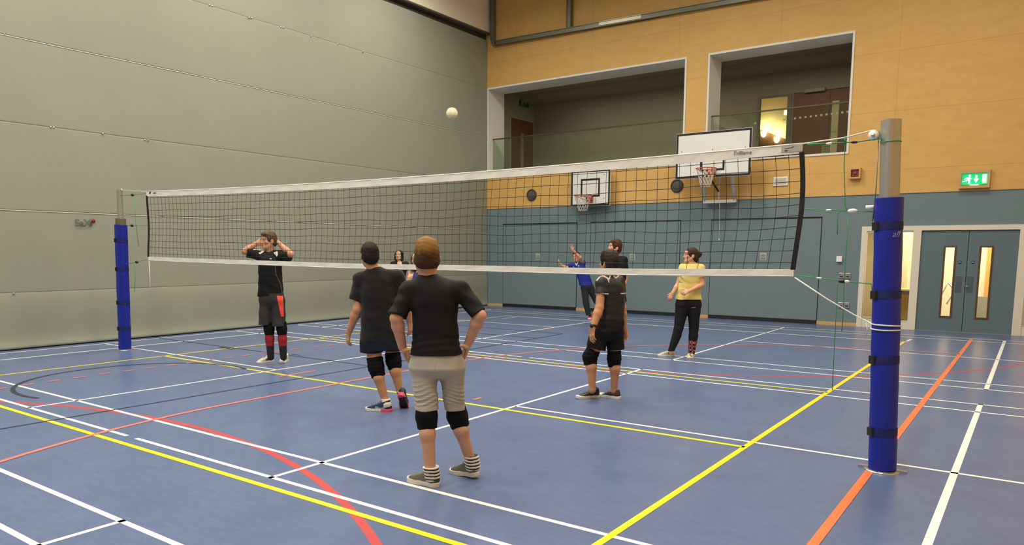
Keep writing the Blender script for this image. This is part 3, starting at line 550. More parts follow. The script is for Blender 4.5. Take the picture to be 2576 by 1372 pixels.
# ------------------------------------------------------------------ net posts
def P0(px, py): return onp(px, py, 1, 0.0)
def post(right):
    if right:
        base = np.array([5.55, -.037, 0]); top = np.array([5.452, -.01, 2.575])
        r = empty('net_post', base, 'tall aluminium net post with blue padding standing beside the double doors', 'net post')
    else:
        base = np.array([-5.72, .02, 0]); top = np.array([-5.56, .01, 2.575])
        r = empty('net_post', base, 'thin far net post with blue padding standing by the curtain', 'net post')
    ax = (top-base)/np.linalg.norm(top-base); L = np.linalg.norm(top-base)
    x = np.array([1., 0, 0]); x -= ax*(x@ax); x /= np.linalg.norm(x); y = np.cross(ax, x)
    def prof(b, sec, h0, h1, mi=0, smooth=True):
        n = len(sec); vs = [base+ax*h+x*a+y*c for h in (h0, h1) for a, c in sec]
        b.add(vs, [(i, (i+1) % n, (i+1) % n+n, i+n) for i in range(n)], mi, smooth); b.add(vs, [tuple(range(n))[::-1], tuple(range(n, 2*n))], mi)
    def oval(a, c, n=28, e=2.6): return [(a*math.copysign(abs(math.cos(t))**(2/e), math.cos(t)), c*math.copysign(abs(math.sin(t))**(2/e), math.sin(t))) for t in np.linspace(0, 2*math.pi, n, False)]
    if right:
        sec = [(.062*math.cos(t)*(1+.10*math.cos(4*t)), .062*math.sin(t)*(1+.10*math.cos(4*t))) for t in np.linspace(0, 2*math.pi, 48, False)]
        q = MB(); prof(q, sec, .0, L); q.build('pole', M_alu, r)
        pad_h = 2.02; pr = (.095, .095)
    else:
        q = MB(); prof(q, oval(.042, .042), 1.9, L); q.build('upper_pole', M_alu, r)
        q = MB(); prof(q, oval(.108, .06), .0, 2.13); q.build('lower_pole', mat('grey_beige_metal', (120, 112, 92), .5, .05, metal=.3), r)
        pad_h = 2.03; pr = (.122, .082)
    # padding: soft sleeve, slightly uneven
    n, kz = 36, 60; vs = []
    for i in range(kz+1):
        h = .015+(pad_h-.015)*i/kz
        for j in range(n):
            t = 2*math.pi*j/n; w = 1+.010*math.sin(7*h+2*t)+.008*math.sin(13*h-3*t)+.006*math.sin(31*h+5*t)-.05*sum(math.exp(-((h-s)/.03)**2) for s in STR[right])
            a = pr[0]*math.copysign(abs(math.cos(t))**.9, math.cos(t)); c = pr[1]*math.copysign(abs(math.sin(t))**.9, math.sin(t))
            vs.append(base+ax*h+x*a*w+y*c*w)
    q = MB(); q.add(vs, [(i*n+j, i*n+(j+1) % n, (i+1)*n+(j+1) % n, (i+1)*n+j) for i in range(kz) for j in range(n)], 0, True)
    q.add(vs, [tuple(range(n))[::-1], tuple(range(kz*n, kz*n+n))]); pad = q.build('post_padding', M_bluepad, r)
    for s in STR[right]:
        q = MB(); vs = []
        for h in (s-.028, s+.028):
            for j in range(n):
                t = 2*math.pi*j/n; vs.append(base+ax*h+x*(pr[0]+.003)*.985*math.copysign(abs(math.cos(t))**.9, math.cos(t))+y*(pr[1]+.003)*.985*math.copysign(abs(math.sin(t))**.9, math.sin(t)))
        q.add(vs, [(j, (j+1) % n, (j+1) % n+n, j+n) for j in range(n)], 0, True); st = q.build('strap', M_strap, r)
        q = MB(); t = math.radians(222 if right else 250); c = base+ax*s+x*pr[0]*math.cos(t)+y*pr[1]*math.sin(t); nrm = x*math.cos(t)+y*math.sin(t); tg = np.cross(ax, nrm)
        q.prism([c+tg*.03+ax*.03, c-tg*.03+ax*.03, c-tg*.03-ax*.03, c+tg*.03-ax*.03], nrm*.016); q.build('buckle', M_blackpl, st)
    q = MB(); q.lathe(base, (0, 0, 1), [(0, .13), (.008, .13), (.012, .12), (.012, 0)], 32)
    for s in (-1, 1): q.box((base[0]+s*.13-.035, base[1]-.02, 0), (base[0]+s*.13+.035, base[1]+.02, .02))
    q.build('floor_socket_ring', M_chrome, r)
    return r, base, ax, x, y
STR = {True: [.30, .84, 1.32, 1.82], False: [.35, .78, 1.32, 1.78]}
pR, bR, aR, xR_, yR = post(True); pL, bL, aL, xL_, yL = post(False)
# pulley on the right post, hook on the left
pw = P0(2199, 342); pw[1] = -.01
q = MB(); q.lathe(pw+np.array([0, -.012, 0]), (0, -1, 0), [(-.016, 0), (-.016, .036), (-.008, .036), (0, .026), (.008, .036), (.016, .036), (.016, 0)], 28); pu = q.build('pulley_wheel', M_whitepl, pR)
q = MB(); q.lathe(pw+np.array([0, -.028, 0]), (0, -1, 0), [(0, .013), (.008, .012), (.01, 0)], 12); q.build('axle_bolt', M_chrome, pu)
q = MB(); e = bR+aR*2.47; q.prism([(pw[0]-.01, -.02, pw[2]+.018), (e[0]-.05, -.02, pw[2]+.03), (e[0]-.05, -.02, pw[2]-.03), (pw[0]-.01, -.02, pw[2]-.018)], (0, .03, 0)); q.build('pulley_bracket', M_alu, pR)
hk = P0(303, 478); q = MB(); q.tube([hk+np.array([.02, 0, .03]), hk+np.array([.035, 0, 0]), hk+np.array([.05, 0, -.02]), hk+np.array([.07, 0, -.005])], .008, 6); q.build('cable_hook', M_chrome, pL)
c = bR+aR*1.62; ang = math.radians(293)
h_ = (P0(2245, 597)-bR) @ aR; nn = np.array([.66, -.75, 0]); tt = np.array([.75, .66, 0])
text('padding_letters', 'all', .062, mat('faded_print', (150, 156, 200), .6), bR+aR*h_+nn*.0985-tt*.034, tt, (0, 0, 1), pR, shear=.3, lift=.001)
q = MB(); q.tube([pw+np.array([.034, -.012, -.01]), bR+aR*2.1+xR_*-.085+yR*-.02, bR+aR*1.86+xR_*-.104+yR*-.02], .004, 6); q.build('winch_cable', M_steel, pR)
q = MB(); p = bR+aR*1.965+xR_*-.11; q.lathe(p, (1, 0, 0), [(-.045, 0), (-.045, .014), (.03, .014), (.03, 0)], 12); q.build('crank_peg', M_whitepl, pR)
# tension rope wound round the right padding belongs to the net (below)

# ------------------------------------------------------------------ volleyball net
net = empty('volleyball_net', (0, 0, 1.44), 'black volleyball net with white top and bottom tapes across the court', 'net')
TL, TR, BL, BR = P0(369, 482), P0(2018, 362), P0(373.5, 655), P0(1996, 697)
def top_at(s): p = TL+(TR-TL)*s; p[2] -= .055*4*s*(1-s); return p
def bot_at(s): p = BL+(BR-BL)*s; p[2] -= .028*4*s*(1-s)+.006*math.sin(s*17)*s; p[1] += .012*math.sin(s*9); return p
NV, NHZ = 96, 10; TT, BT = .072, .055
def wob(s, t):       # slack of the net body
    k = math.sin(math.pi*t)
    return np.array([(.028*math.exp(-((1-s)/.10)**2)*math.sin(math.pi*t)+.010*math.sin(s*40+3*t)*t*(s**2)), .018*math.sin(s*14+t*3)*k, (-.010*math.sin(s*31+t*7)*k-.006*math.sin(s*73)*k)*(.3+.7*s)])
def npt(s, t):
    a = top_at(s); b = bot_at(s); a = a-np.array([0, 0, TT-.01]); b = b+np.array([0, 0, BT-.005]); return a+(b-a)*t+wob(s, t)
q = MB(); rc = .0021
for i in range(1, NV): q.tube([npt(i/NV, t) for t in np.linspace(0, 1, 11)], rc, 4, cap=False)
for j in range(NHZ): q.tube([npt(s, (j+.35)/(NHZ-.05)) for s in np.linspace(0, 1, NV*2+1)], rc*1.25, 4, cap=False)
q.build('net_mesh', M_netblack, net)
def tape(name, fn, h, m):
    q = MB(); S = np.linspace(0, 1, 97); vs = []
    for s in S:
        p = fn(s)
        for dz, dy in ((0, -.004), (0, .004), (-h, .004), (-h, -.004)): vs.append(p+np.array([0, dy+.002*math.sin(s*130+dz*30), dz]))
    fs = []
    for i in range(96):
        for j in range(4): fs.append((i*4+j, (i+1)*4+j, (i+1)*4+(j+1) % 4, i*4+(j+1) % 4))
    fs += [(0, 1, 2, 3), (96*4+3, 96*4+2, 96*4+1, 96*4)]
    q.add(vs, fs, 0, False)
    return q, vs
q, _ = tape('top_tape', top_at, TT, M_tape); q.tube([top_at(s)+np.array([0, -.001, .002]) for s in np.linspace(0, 1, 60)], .007, 6); top_t = q.build('top_tape', M_tape, net)
q, _ = tape('bottom_tape', lambda s: bot_at(s)+np.array([0, 0, BT]), BT, M_tape); q.tube([bot_at(s) for s in np.linspace(0, 1, 60)], .006, 6); q.build('bottom_tape', M_tape, net)
def side(name, s0, w):
    q = MB(); vs = []; T = np.linspace(0, 1, 21)
    for t in T:
        p = npt(s0, t); 
        for dx, dy in ((-w/2, -.006), (w/2, -.006), (w/2, .006), (-w/2, .006)): vs.append(p+np.array([dx, dy, 0]))
    fs = [(i*4+j, i*4+(j+1) % 4, (i+1)*4+(j+1) % 4, (i+1)*4+j) for i in range(20) for j in range(4)]+[(0, 3, 2, 1), (80, 81, 82, 83)]
    q.add(vs, fs, 0, False); return q.build(name, mat('black_webbing', (22, 18, 18), .8, .08), net)
side('side_tape', 1.0, .036); side('side_tape', 0.0, .036)
p = top_at(.905)+np.array([0, -.007, -.055]); d = (TR-TL)/np.linalg.norm(TR-TL)
text('handwriting', 'Trifileme', .042, mat('ink', (120, 110, 94), .7), P0(1844, 391)+np.array([0, -.008, 0]), d, (0, 0, 1), top_t, shear=.2)
a = P0(1966, 384)+np.array([0, -.007, 0]); q = MB(); q.prism([a, a+d*.16, a+d*.16+np.array([0, 0, .048]), a+np.array([0, 0, .048])], (0, -.001, 0), 0)
b = a+d*.025+np.array([0, -.001, .024]); q.prism([b, b+d*.06+np.array([0, 0, .006]), b+d*.075+np.array([0, 0, .018]), b+d*.045+np.array([0, 0, .008]), b+d*.002+np.array([0, 0, .004])], (0, -.001, 0), 1); b = a+d*.025+np.array([0, -.001, .006]); q.prism([b, b+d*.022, b+d*.022+np.array([0, 0, .008]), b+np.array([0, 0, .008])], (0, -.001, 0), 1)
q.build('maker_label', [mat('label_grey', (176, 172, 156), .6), mat('label_ink', (48, 46, 38), .6)], top_t)
a = P0(376, 488)+np.array([0, -.007, 0]); q = MB(); q.prism([a, a+d*.04, a+d*.05+np.array([0, 0, .03]), a+d*.025+np.array([0, 0, .035])], (0, -.001, 0)); q.build('maker_mark', mat('label_ink', (48, 46, 38), .6), top_t); q = MB(); q.prism([a+d*.12, a+d*.2, a+d*.2+np.array([0, 0, .012]), a+d*.12+np.array([0, 0, .012])], (0, -.001, 0)); q.build('maker_mark', mat('label_ink', (48, 46, 38), .6), top_t)
def cord(pts, r, m, name='tension_cord'):
    q = MB(); q.tube(pts, r, 6); return q.build(name, m, net)
def clip(c, d, L, r, m):
    d = np.array(d, float); d /= np.linalg.norm(d); q = MB(); q.lathe(np.array(c)-d*L/2, d, [(0, .002), (L*.2, r*.8), (L*.5, r), (L*.8, r*.8), (L, .002)], 10); return q.build('cord_adjuster', m, net)
# right side: head cable over the pulley, three green tension cords
z = np.array([0, -.006, 0])
cord([top_at(1.0), P0(2125, 347)+z, pw+np.array([-.01, -.012, .037]), pw+np.array([.02, -.012, .034])], .0055, M_whcord, 'head_cable')
A = P0(2028, 363); B = P0(2150, 358); Cc = P0(2222, 351); E1 = bR+aR*2.42
ring = [E1+.068*(xR_*math.cos(t)+yR*math.sin(t)) for t in np.linspace(math.radians(200), math.radians(380), 12)]
cord([A, P0(2080, 361)+z, B+z]+[Cc+np.array([0, -.05, 0])]+ring, .0042, M_green)
cord([A+np.array([.01, -.01, -.004]), P0(2076, 363)+z], .008, M_green)
clip(P0(2086, 361.5)+z, d, .05, .010, M_whitepl); clip(P0(2150, 358)+z, d, .055, .011, M_blackpl)
cord([P0(2128, 344)+z, P0(2126, 356)+z, P0(2124, 420)+z, P0(2127, 520)+z, P0(2134, 534)+z], .0035, M_green, 'hanging_cord'); cord([P0(2127, 343)+z, P0(2127, 362)+z], .009, M_green, 'cord_loop')
A = P0(2024, 526); B = P0(2198, 533); cord([A, P0(2083, 529)+z, B, bR+aR*1.88+xR_*-.10], .0042, M_green)
clip(P0(2085, 529)+z, (1, 0, 0), .045, .009, M_whitepl); clip(P0(2145, 531)+z, (1, 0, 0), .075, .018, M_whitepl)
cord([P0(2118, 530)+z, P0(2109, 536)+z, P0(2107, 560)+z, P0(2107, 590)+z], .003, M_green, 'hanging_cord')
A = P0(2003, 693); B = P0(2192, 715); cord([A, P0(2060, 700)+z, P0(2123, 708)+z, B, bR+aR*1.33+xR_*-.095], .0042, M_green)
clip(P0(2061, 700)+z, (1, 0, -.08), .045, .008, M_whitepl); clip(P0(2118, 708)+z, (1, 0, -.08), .05, .016, M_blackpl); clip(P0(2131, 708.5)+z, (1, 0, -.08), .04, .012, M_whitepl)
cord([P0(2112, 707)+z, P0(2107, 716)+z, P0(2103, 800)+z, P0(2098, 900)+z, P0(2094, 982)+z], .003, M_green, 'hanging_cord')
cord([P0(2136, 533)+z, P0(2130, 620)+z, P0(2124, 708)+z, P0(2122, 780)+z, P0(2118, 835)+z], .003, M_green, 'hanging_cord')
# white rope from the bottom corner, wound round the padded post
c0 = bR+aR*1.02; h0 = (P0(2225, 822)-bR)@aR; wrap = []
for t in np.linspace(math.radians(190), math.radians(190+700), 60):
    f = (t-math.radians(190))/math.radians(700); hh = h0+.025-.045*min(1, f*1.6); wrap.append(bR+aR*hh+.101*(xR_*math.cos(t)+yR*math.sin(t)))
cord([BR+np.array([.01, 0, -.005]), P0(2080, 752)+z, P0(2150, 793)+z, P0(2188, 812)+z]+wrap, .0055, M_whcord, 'tie_rope')
cord([P0(2180, 812)+z, P0(2183, 830)+z, P0(2178, 845)+z], .004, M_whcord, 'rope_tail')
# left side
hkp = hk+np.array([.06, 0, -.012]); cord([top_at(0), hkp], .005, M_whcord, 'head_cable')
for a, b, c, dz in (((367, 487), (334, 491), (297, 493), 0), ((369, 568), (333, 568), (318, 567), 0), ((372, 653), (345, 660), (314, 665), 0)):
    cord([P0(*a), P0(*b), P0(*c)], .004, M_green); clip(P0(*b)+z, (1, 0, 0), .075, .022, M_blackpl)
cord([P0(340, 492)+z, P0(342, 560)+z, P0(350, 620)+z], .004, M_green, 'hanging_cord'); cord([P0(340, 664)+z, P0(341, 700)+z, P0(340, 735)+z], .004, M_green, 'hanging_cord'); cord([P0(376, 657)+z, P0(378, 700)+z, P0(380, 748)+z], .005, M_whcord, 'hanging_cord')
# ------------------------------------------------------------------ figures: smooth blended solids meshed on a grid
V = lambda *a: np.array(a, float)
def unit(v): v = np.array(v, float); return v/(np.linalg.norm(v)+1e-12)
ZV = V(0, 0, 1)
def cap(a, b, ra, rb=None, sq=None, cuts=(), k=.02):
    a = V(*a); b = V(*b); rb = ra if rb is None else rb; ba = b-a; l2 = ba @ ba+1e-9
    def fn(P):
        w = [P[i]-a[i] for i in range(3)]
        t = np.clip((w[0]*ba[0]+w[1]*ba[1]+w[2]*ba[2])/l2, 0, 1); w = [w[i]-t*ba[i] for i in range(3)]
        if sq is not None:
            ax, f = sq; s = (w[0]*ax[0]+w[1]*ax[1]+w[2]*ax[2])*(1/f-1); w = [w[i]+s*ax[i] for i in range(3)]
        d = np.sqrt(w[0]**2+w[1]**2+w[2]**2)-(ra+t*(rb-ra))
        if sq is not None and sq[1] < 1: d = d*(.5+.5*sq[1])
        for p, n in cuts: d = np.maximum(d, (P[0]-p[0])*n[0]+(P[1]-p[1])*n[1]+(P[2]-p[2])*n[2])
        return d
    R = max(ra, rb)*max(1, sq[1] if sq is not None else 1)
    return ('u', fn, np.minimum(a, b)-R, np.maximum(a, b)+R, k)
def ell(c, rad, ax=None, k=.02, op='u'):
    c = V(*c); ax = np.eye(3) if ax is None else np.array(ax); rad = V(*rad)
    def fn(P):
        w = [P[i]-c[i] for i in range(3)]; q = [(w[0]*ax[j][0]+w[1]*ax[j][1]+w[2]*ax[j][2]) for j in range(3)]
        k0 = np.sqrt(sum((q[j]/rad[j])**2 for j in range(3))); k1 = np.sqrt(sum((q[j]/rad[j]**2)**2 for j in range(3)))+1e-9
        return k0*(k0-1)/k1
    return (op, fn, c-rad.max(), c+rad.max(), k)
def half(p, n, op='i', k=.004):
    p = V(*p); n = unit(n)
    return (op, lambda P: (P[0]-p[0])*n[0]+(P[1]-p[1])*n[1]+(P[2]-p[2])*n[2], None, None, k)
def loft(rows, k=.02, e=2.3, rnd=.0):
    """rows: (centre, half width along the view's right, half depth), bottom to top"""
    z = np.array([r[0][2] for r in rows]); o = np.argsort(z); rows = [rows[i] for i in o]; z = z[o]
    zz = np.linspace(z[0], z[-1], 60)
    def sm(v):
        y = np.interp(zz, z, v); p = np.pad(y, 3, mode='reflect', reflect_type='odd'); return np.convolve(p, np.ones(7)/7, 'valid')
    cx = sm([r[0] @ RH for r in rows]); cy = sm([r[0] @ NH for r in rows]); w = sm([r[1] for r in rows]); dp = sm([r[2] for r in rows])
    def fn(P):
        Z = P[2]; x = P[0]*RH[0]+P[1]*RH[1]-np.interp(Z, zz, cx); y = P[0]*NH[0]+P[1]*NH[1]-np.interp(Z, zz, cy); W_ = np.interp(Z, zz, w); D_ = np.interp(Z, zz, dp)
        d = ((np.abs(x/W_)**e+np.abs(y/D_)**e)**(1/e)-1)*np.minimum(W_, D_)
        return np.maximum(d, np.maximum(Z-z[-1], z[0]-Z))
    m = max(w.max(), dp.max())+.03; C = [r[0] for r in rows]
    return ('u', fn, np.min(C, 0)-m, np.max(C, 0)+m, k)
def noise(P, f, s=0.0):
    x, y, z = P; return (np.sin(f*(x+.6*z)+s+1.7*np.sin(f*.45*y+s))*np.sin(f*(y-.4*x)+2*s+1.3*np.sin(f*.5*z))+.6*np.sin(f*1.9*(z+.3*y)+3*s+np.sin(f*.8*x)))/1.6
def mesh_sdf(name, prims, h, mats, parent, disp=None, paint=(), facefn=None, smooth=True):
    us = [p for p in prims if p[2] is not None and p[0] == 'u']
    lo = np.min([p[2] for p in us], 0)-4*h; hi = np.max([p[3] for p in us], 0)+4*h
    n = np.ceil((hi-lo)/h).astype(int)+1
    F = np.full(n, .5, np.float32); ax = [(lo[i]+h*np.arange(n[i])).astype(np.float32) for i in range(3)]
    for op, fn, l, u, k in prims:
        if l is None: sl = [slice(0, m) for m in n]
        else:
            a = np.clip(np.floor((l-k-3*h-lo)/h).astype(int), 0, n); b = np.clip(np.ceil((u+k+3*h-lo)/h).astype(int)+1, 0, n)
            if (b <= a).any(): continue
            sl = [slice(a[i], b[i]) for i in range(3)]
        P = (ax[0][sl[0]][:, None, None], ax[1][sl[1]][None, :, None], ax[2][sl[2]][None, None, :])
        d = fn(P).astype(np.float32); G = F[tuple(sl)]; d = np.broadcast_to(d, G.shape)
        if op == 'u': q = np.maximum(k-np.abs(G-d), 0)/k; G2 = np.minimum(G, d)-q*q*k*.25
        elif op == 's': q = np.maximum(k-np.abs(G+d), 0)/k; G2 = np.maximum(G, -d)+q*q*k*.25
        else: q = np.maximum(k-np.abs(G-d), 0)/k; G2 = np.maximum(G, d)+q*q*k*.25
        F[tuple(sl)] = G2
    if disp is not None:
        P = (ax[0][:, None, None], ax[1][None, :, None], ax[2][None, None, :]); F = F+disp(P).astype(np.float32)
    F[0], F[-1] = .5, .5; F[:, 0], F[:, -1] = .5, .5; F[:, :, 0], F[:, :, -1] = .5, .5
    S = F < 0; cnt = np.zeros([m-1 for m in n], np.int8)
    for i in (0, 1):
        for j in (0, 1):
            for k in (0, 1): cnt += S[i:n[0]-1+i, j:n[1]-1+j, k:n[2]-1+k]
    I = np.argwhere((cnt > 0) & (cnt < 8)); acc = np.zeros((len(I), 3)); num = np.zeros(len(I))
    corners = [(i, j, k) for i in (0, 1) for j in (0, 1) for k in (0, 1)]
    f = {c: F[I[:, 0]+c[0], I[:, 1]+c[1], I[:, 2]+c[2]] for c in corners}
    for c in corners:
        for a_ in range(3):
            if c[a_] == 0:
                c2 = list(c); c2[a_] = 1; c2 = tuple(c2); m = (f[c] < 0) != (f[c2] < 0)
                t = np.where(m, f[c]/np.where(m, f[c]-f[c2], 1), 0); p = np.zeros((len(I), 3)); p[:] = c; p[:, a_] += t
                acc += p*m[:, None]; num += m
    vs = lo+h*(I+acc/num[:, None]); idg = -np.ones(cnt.shape, np.int32); idg[I[:, 0], I[:, 1], I[:, 2]] = np.arange(len(I))
    quads = []
    for a_ in range(3):
        s0 = [slice(0, m) for m in n]; s1 = list(s0); s0[a_] = slice(0, n[a_]-1); s1[a_] = slice(1, n[a_])
        A = S[tuple(s0)]; B = S[tuple(s1)]; E = np.argwhere(A != B); inn = A[E[:, 0], E[:, 1], E[:, 2]]
        b, c = [(1, 2), (2, 0), (0, 1)][a_]; q = []
        for db, dc in ((-1, -1), (0, -1), (0, 0), (-1, 0)):
            e = E.copy(); e[:, b] += db; e[:, c] += dc; q.append(idg[e[:, 0], e[:, 1], e[:, 2]])
        q = np.stack(q, 1); q[~inn] = q[~inn][:, ::-1]; quads.append(q)
    Q = np.concatenate(quads)
    # one relaxation pass keeps the surface even
    nb = np.zeros_like(vs); nc = np.zeros(len(vs))
    for i in range(4):
        a_, b_ = Q[:, i], Q[:, (i+1) % 4]; np.add.at(nb, a_, vs[b_]); np.add.at(nc, a_, 1)
    vs = vs*.55+.45*nb/np.maximum(nc, 1)[:, None]
    me = bpy.data.meshes.new(name); org = vs.mean(0)
    me.vertices.add(len(vs)); me.vertices.foreach_set('co', (vs-org).astype(np.float32).ravel())
    me.loops.add(Q.size); me.loops.foreach_set('vertex_index', Q.ravel().astype(np.int32))
    me.polygons.add(len(Q)); me.polygons.foreach_set('loop_start', np.arange(0, Q.size, 4, dtype=np.int32)); me.polygons.foreach_set('loop_total', np.full(len(Q), 4, np.int32))
    me.update(calc_edges=True)
    for m in mats: me.materials.append(m)
    mi = np.zeros(len(Q), np.int32); c = vs[Q].mean(1)
    if paint:
        nr = np.cross(vs[Q[:, 2]]-vs[Q[:, 0]], vs[Q[:, 3]]-vs[Q[:, 1]]); w = c-CP; front = (nr*w).sum(1) < 0
        zz = w @ FWD; X = W/2+FOC*(w @ RGT)/zz; Y = H/2+CY-FOC*(w @ UPV)/zz
        for kind, pts, wd_, m in paint:
            pts = np.array(pts, float)
            if kind == 'line':
                d = np.full(len(X), 1e9)
                for p, q in zip(pts[:-1], pts[1:]):
                    t = np.clip(((X-p[0])*(q-p)[0]+(Y-p[1])*(q-p)[1])/((q-p) @ (q-p)), 0, 1); d = np.minimum(d, np.hypot(X-p[0]-t*(q-p)[0], Y-p[1]-t*(q-p)[1]))
                sel = d < wd_
            else:
                sel = np.zeros(len(X), bool); j = len(pts)-1
                for i in range(len(pts)):
                    cr = ((pts[i][1] > Y) != (pts[j][1] > Y)) & (X < (pts[j][0]-pts[i][0])*(Y-pts[i][1])/(pts[j][1]-pts[i][1]+1e-9)+pts[i][0]); sel ^= cr; j = i
            mi[sel & front] = m
    if facefn is not None: mi = facefn(c, mi)
    me.polygons.foreach_set('material_index', mi); me.polygons.foreach_set('use_smooth', np.ones(len(Q), bool)); me.update()
    return link(name, me, parent, org)

def two_tone_hair(name, top, low):
    m = mat(name, top, .6, .3, 40, spec=.18); nt = m.node_tree; b = nt.nodes['Principled BSDF']; L = nt.links.new
    src = b.inputs['Base Color'].links[0].from_socket; tc = nt.nodes.new('ShaderNodeTexCoord'); sx = nt.nodes.new('ShaderNodeSeparateXYZ'); nz = nt.nodes.new('ShaderNodeTexNoise'); nz.inputs['Scale'].default_value = 22
    mp = nt.nodes.new('ShaderNodeMapping'); mp.inputs['Scale'].default_value = (1, 1, .25); L(tc.outputs['Object'], mp.inputs[0]); L(mp.outputs[0], nz.inputs['Vector']); L(tc.outputs['Object'], sx.inputs[0])
    ma = nt.nodes.new('ShaderNodeMath'); ma.operation = 'MULTIPLY_ADD'; ma.inputs[1].default_value = .07; L(nz.outputs['Fac'], ma.inputs[0]); L(sx.outputs['Z'], ma.inputs[2])
    mr = nt.nodes.new('ShaderNodeMapRange'); mr.inputs['From Min'].default_value = .02; mr.inputs['From Max'].default_value = .065; L(ma.outputs[0], mr.inputs['Value'])
    mx = nt.nodes.new('ShaderNodeMix'); mx.data_type = 'RGBA'; mx.inputs[6].default_value = (*lin(low), 1); L(src, mx.inputs[7]); L(mr.outputs[0], mx.inputs[0]); L(mx.outputs[2], b.inputs['Base Color']); return m
SKINS = {}
def skin(key, rgb):
    if key not in SKINS:
        SKINS[key] = [mat('skin_'+key, rgb, .5, .05, 14, spec=.35), mat('lips_'+key, (int(rgb[0]*.80), int(rgb[1]*.58), int(rgb[2]*.58)), .45), mat('eye_white', (176, 160, 150), .35), mat('iris_dark', (44, 32, 26), .3), mat('brow_'+key, (104, 74, 54), .8)]
    return SKINS[key]
def fdir(a, pitch=0):   # a: 0 facing away from the camera, 90 image left, 180 towards the camera
    a = math.radians(a); p = math.radians(pitch); v = math.cos(a)*NH-math.sin(a)*RH; return v*math.cos(p)+ZV*math.sin(p)
class Head:
    def __init__(s, c, a, pitch=0, roll=0, size=1.0):
        s.c = V(*c); s.f = fdir(a, pitch); s.r = unit(np.cross(s.f, ZV)); s.u = np.cross(s.r, s.f)
        if roll: q = math.radians(roll); s.r, s.u = math.cos(q)*s.r+math.sin(q)*s.u, math.cos(q)*s.u-math.sin(q)*s.r
        s.s = size; s.ax = [s.r, s.f, s.u]
    def p(s, x, y, z): return s.c+s.s*(x*s.r+y*s.f+z*s.u)
    def e(s, x, y, z, rx, ry, rz, k=.012, op='u'): return ell(s.p(x, y, z), V(rx, ry, rz)*s.s, s.ax, k, op)
    def cp(s, a, b, ra, rb=None, k=.01): return cap(s.p(*a), s.p(*b), ra*s.s, None if rb is None else rb*s.s, k=k)
    def prims(s, neck, nr=.056, female=False):
        j = .92 if female else 1.0
        L = [s.e(0, -.012, .035, .074, .094, .084), s.e(0, .028, -.040, .058*j, .066, .082, .03), s.e(0, .066, -.094, .026*j, .022, .022, .03), s.e(0, .060, .045, .055, .035, .045, .03)]
        L += [s.cp((-.034, .080, .026), (.034, .080, .026), .011, k=.014)]
        for q in (-1, 1):
            L += [s.e(q*.043, .056, -.020, .026, .024, .026, .02), s.cp((q*.055, .0, -.05), (q*.03, .055, -.092), .018, .020, .03)]
        L += [s.e(q*.031, .098, .006, .017, .016, .011, .010, 's') for q in (-1, 1)]+[s.e(q*.031, .074, .004, .014, .013, .012, .004) for q in (-1, 1)]
        L += [s.cp((0, .088, .014), (0, .106, -.028), .007, .0115, .012), s.e(-.010, .097, -.032, .008, .009, .007, .006), s.e(.010, .097, -.032, .008, .009, .007, .006)]
        L += [s.e(0, .088, -.058, .022, .010, .006, .006), s.e(0, .087, -.068, .019, .010, .007, .006), s.e(0, .100, -.063, .02, .006, .0022, .004, 's')]
        for q in (-1, 1):
            g = q*.55; a = [s.r*math.cos(g)-s.f*math.sin(g)*1.0, s.f*math.cos(g)+s.r*math.sin(g), s.u]
            a = [unit(s.r*math.cos(.5)+s.f*q*math.sin(.5)), unit(s.f*math.cos(.5)-s.r*q*math.sin(.5)), s.u]
            L += [ell(s.p(q*.083, -.014, -.006), V(.007, .022, .034)*s.s, a, .008), ell(s.p(q*.089, -.008, -.003), V(.005, .010, .018)*s.s, a, .005, 's')]
        L += [cap(s.p(0, -.022, -.045), neck, nr*s.s*.98, nr*s.s*1.06, k=.035)]
        return L
    def facefn(s):
        def fn(c, mi):
            q = (c-s.c)/s.s; x = q @ s.r; y = q @ s.f; z = q @ s.u; near = (np.abs(x) < .08) & (y > .05) & (np.abs(z) < .12)
            mi = mi.copy()
            mi[near & ((x/.021)**2+((z+.063)/.011)**2 < 1) & (y > .075)] = 1
            for g in (-1, 1):
                e = ((x-g*.031)/.0125)**2+((z-.004)/.0052)**2; mi[near & (e < 1)] = 2; mi[near & (((x-g*.031)**2+(z-.004)**2) < .0068**2)] = 3
                mi[near & (np.abs(x-g*.034) < .018) & (np.abs(z-.026+.12*np.abs(x-g*.030)) < .0038) & (y > .06)] = 4
            return mi
        return fn
    def hair(s, top=.022, side=.012, back=.016, nape=-.075, front=.0, style='short', extra=()):
        L = [s.e(0, -.014, .040, .074+side, .094+back, .084+top, .01)]
        if style in ('short', 'crop'): L += [s.cp((-.026, -.054, -.01), (.026, -.054, -.01), .050+back*.5, k=.03), s.cp((-.012, -.050, -.03), (.0, -.046, nape+.005), .044+back*.4, .040+back*.3, .03), s.cp((.012, -.050, -.03), (.0, -.046, nape+.005), .044+back*.4, .040+back*.3, .03)]
        L += list(extra)
        if style == 'short' or style == 'crop' or style == 'bun':
            L += [s.e(0, .110, -.040+front, .088, .072, .108, .012, 's')]
            n = s.u*(-1)+s.f*.42; L += [half(s.p(0, -.09, nape), n, 'i', .01)]
            for q in (-1, 1): L += [s.e(q*.097, -.006, -.026, .036, .042, .052, .008, 's')]
        return L
def arm(sh, el, wr, r=(.050, .040, .041, .027), k=.02):
    m = el+(wr-el)*.28
    return [cap(sh, el, r[0], r[1], k=k), cap(el, m, r[1], r[2], k=k), cap(m, wr, r[2], r[3], k=k)]
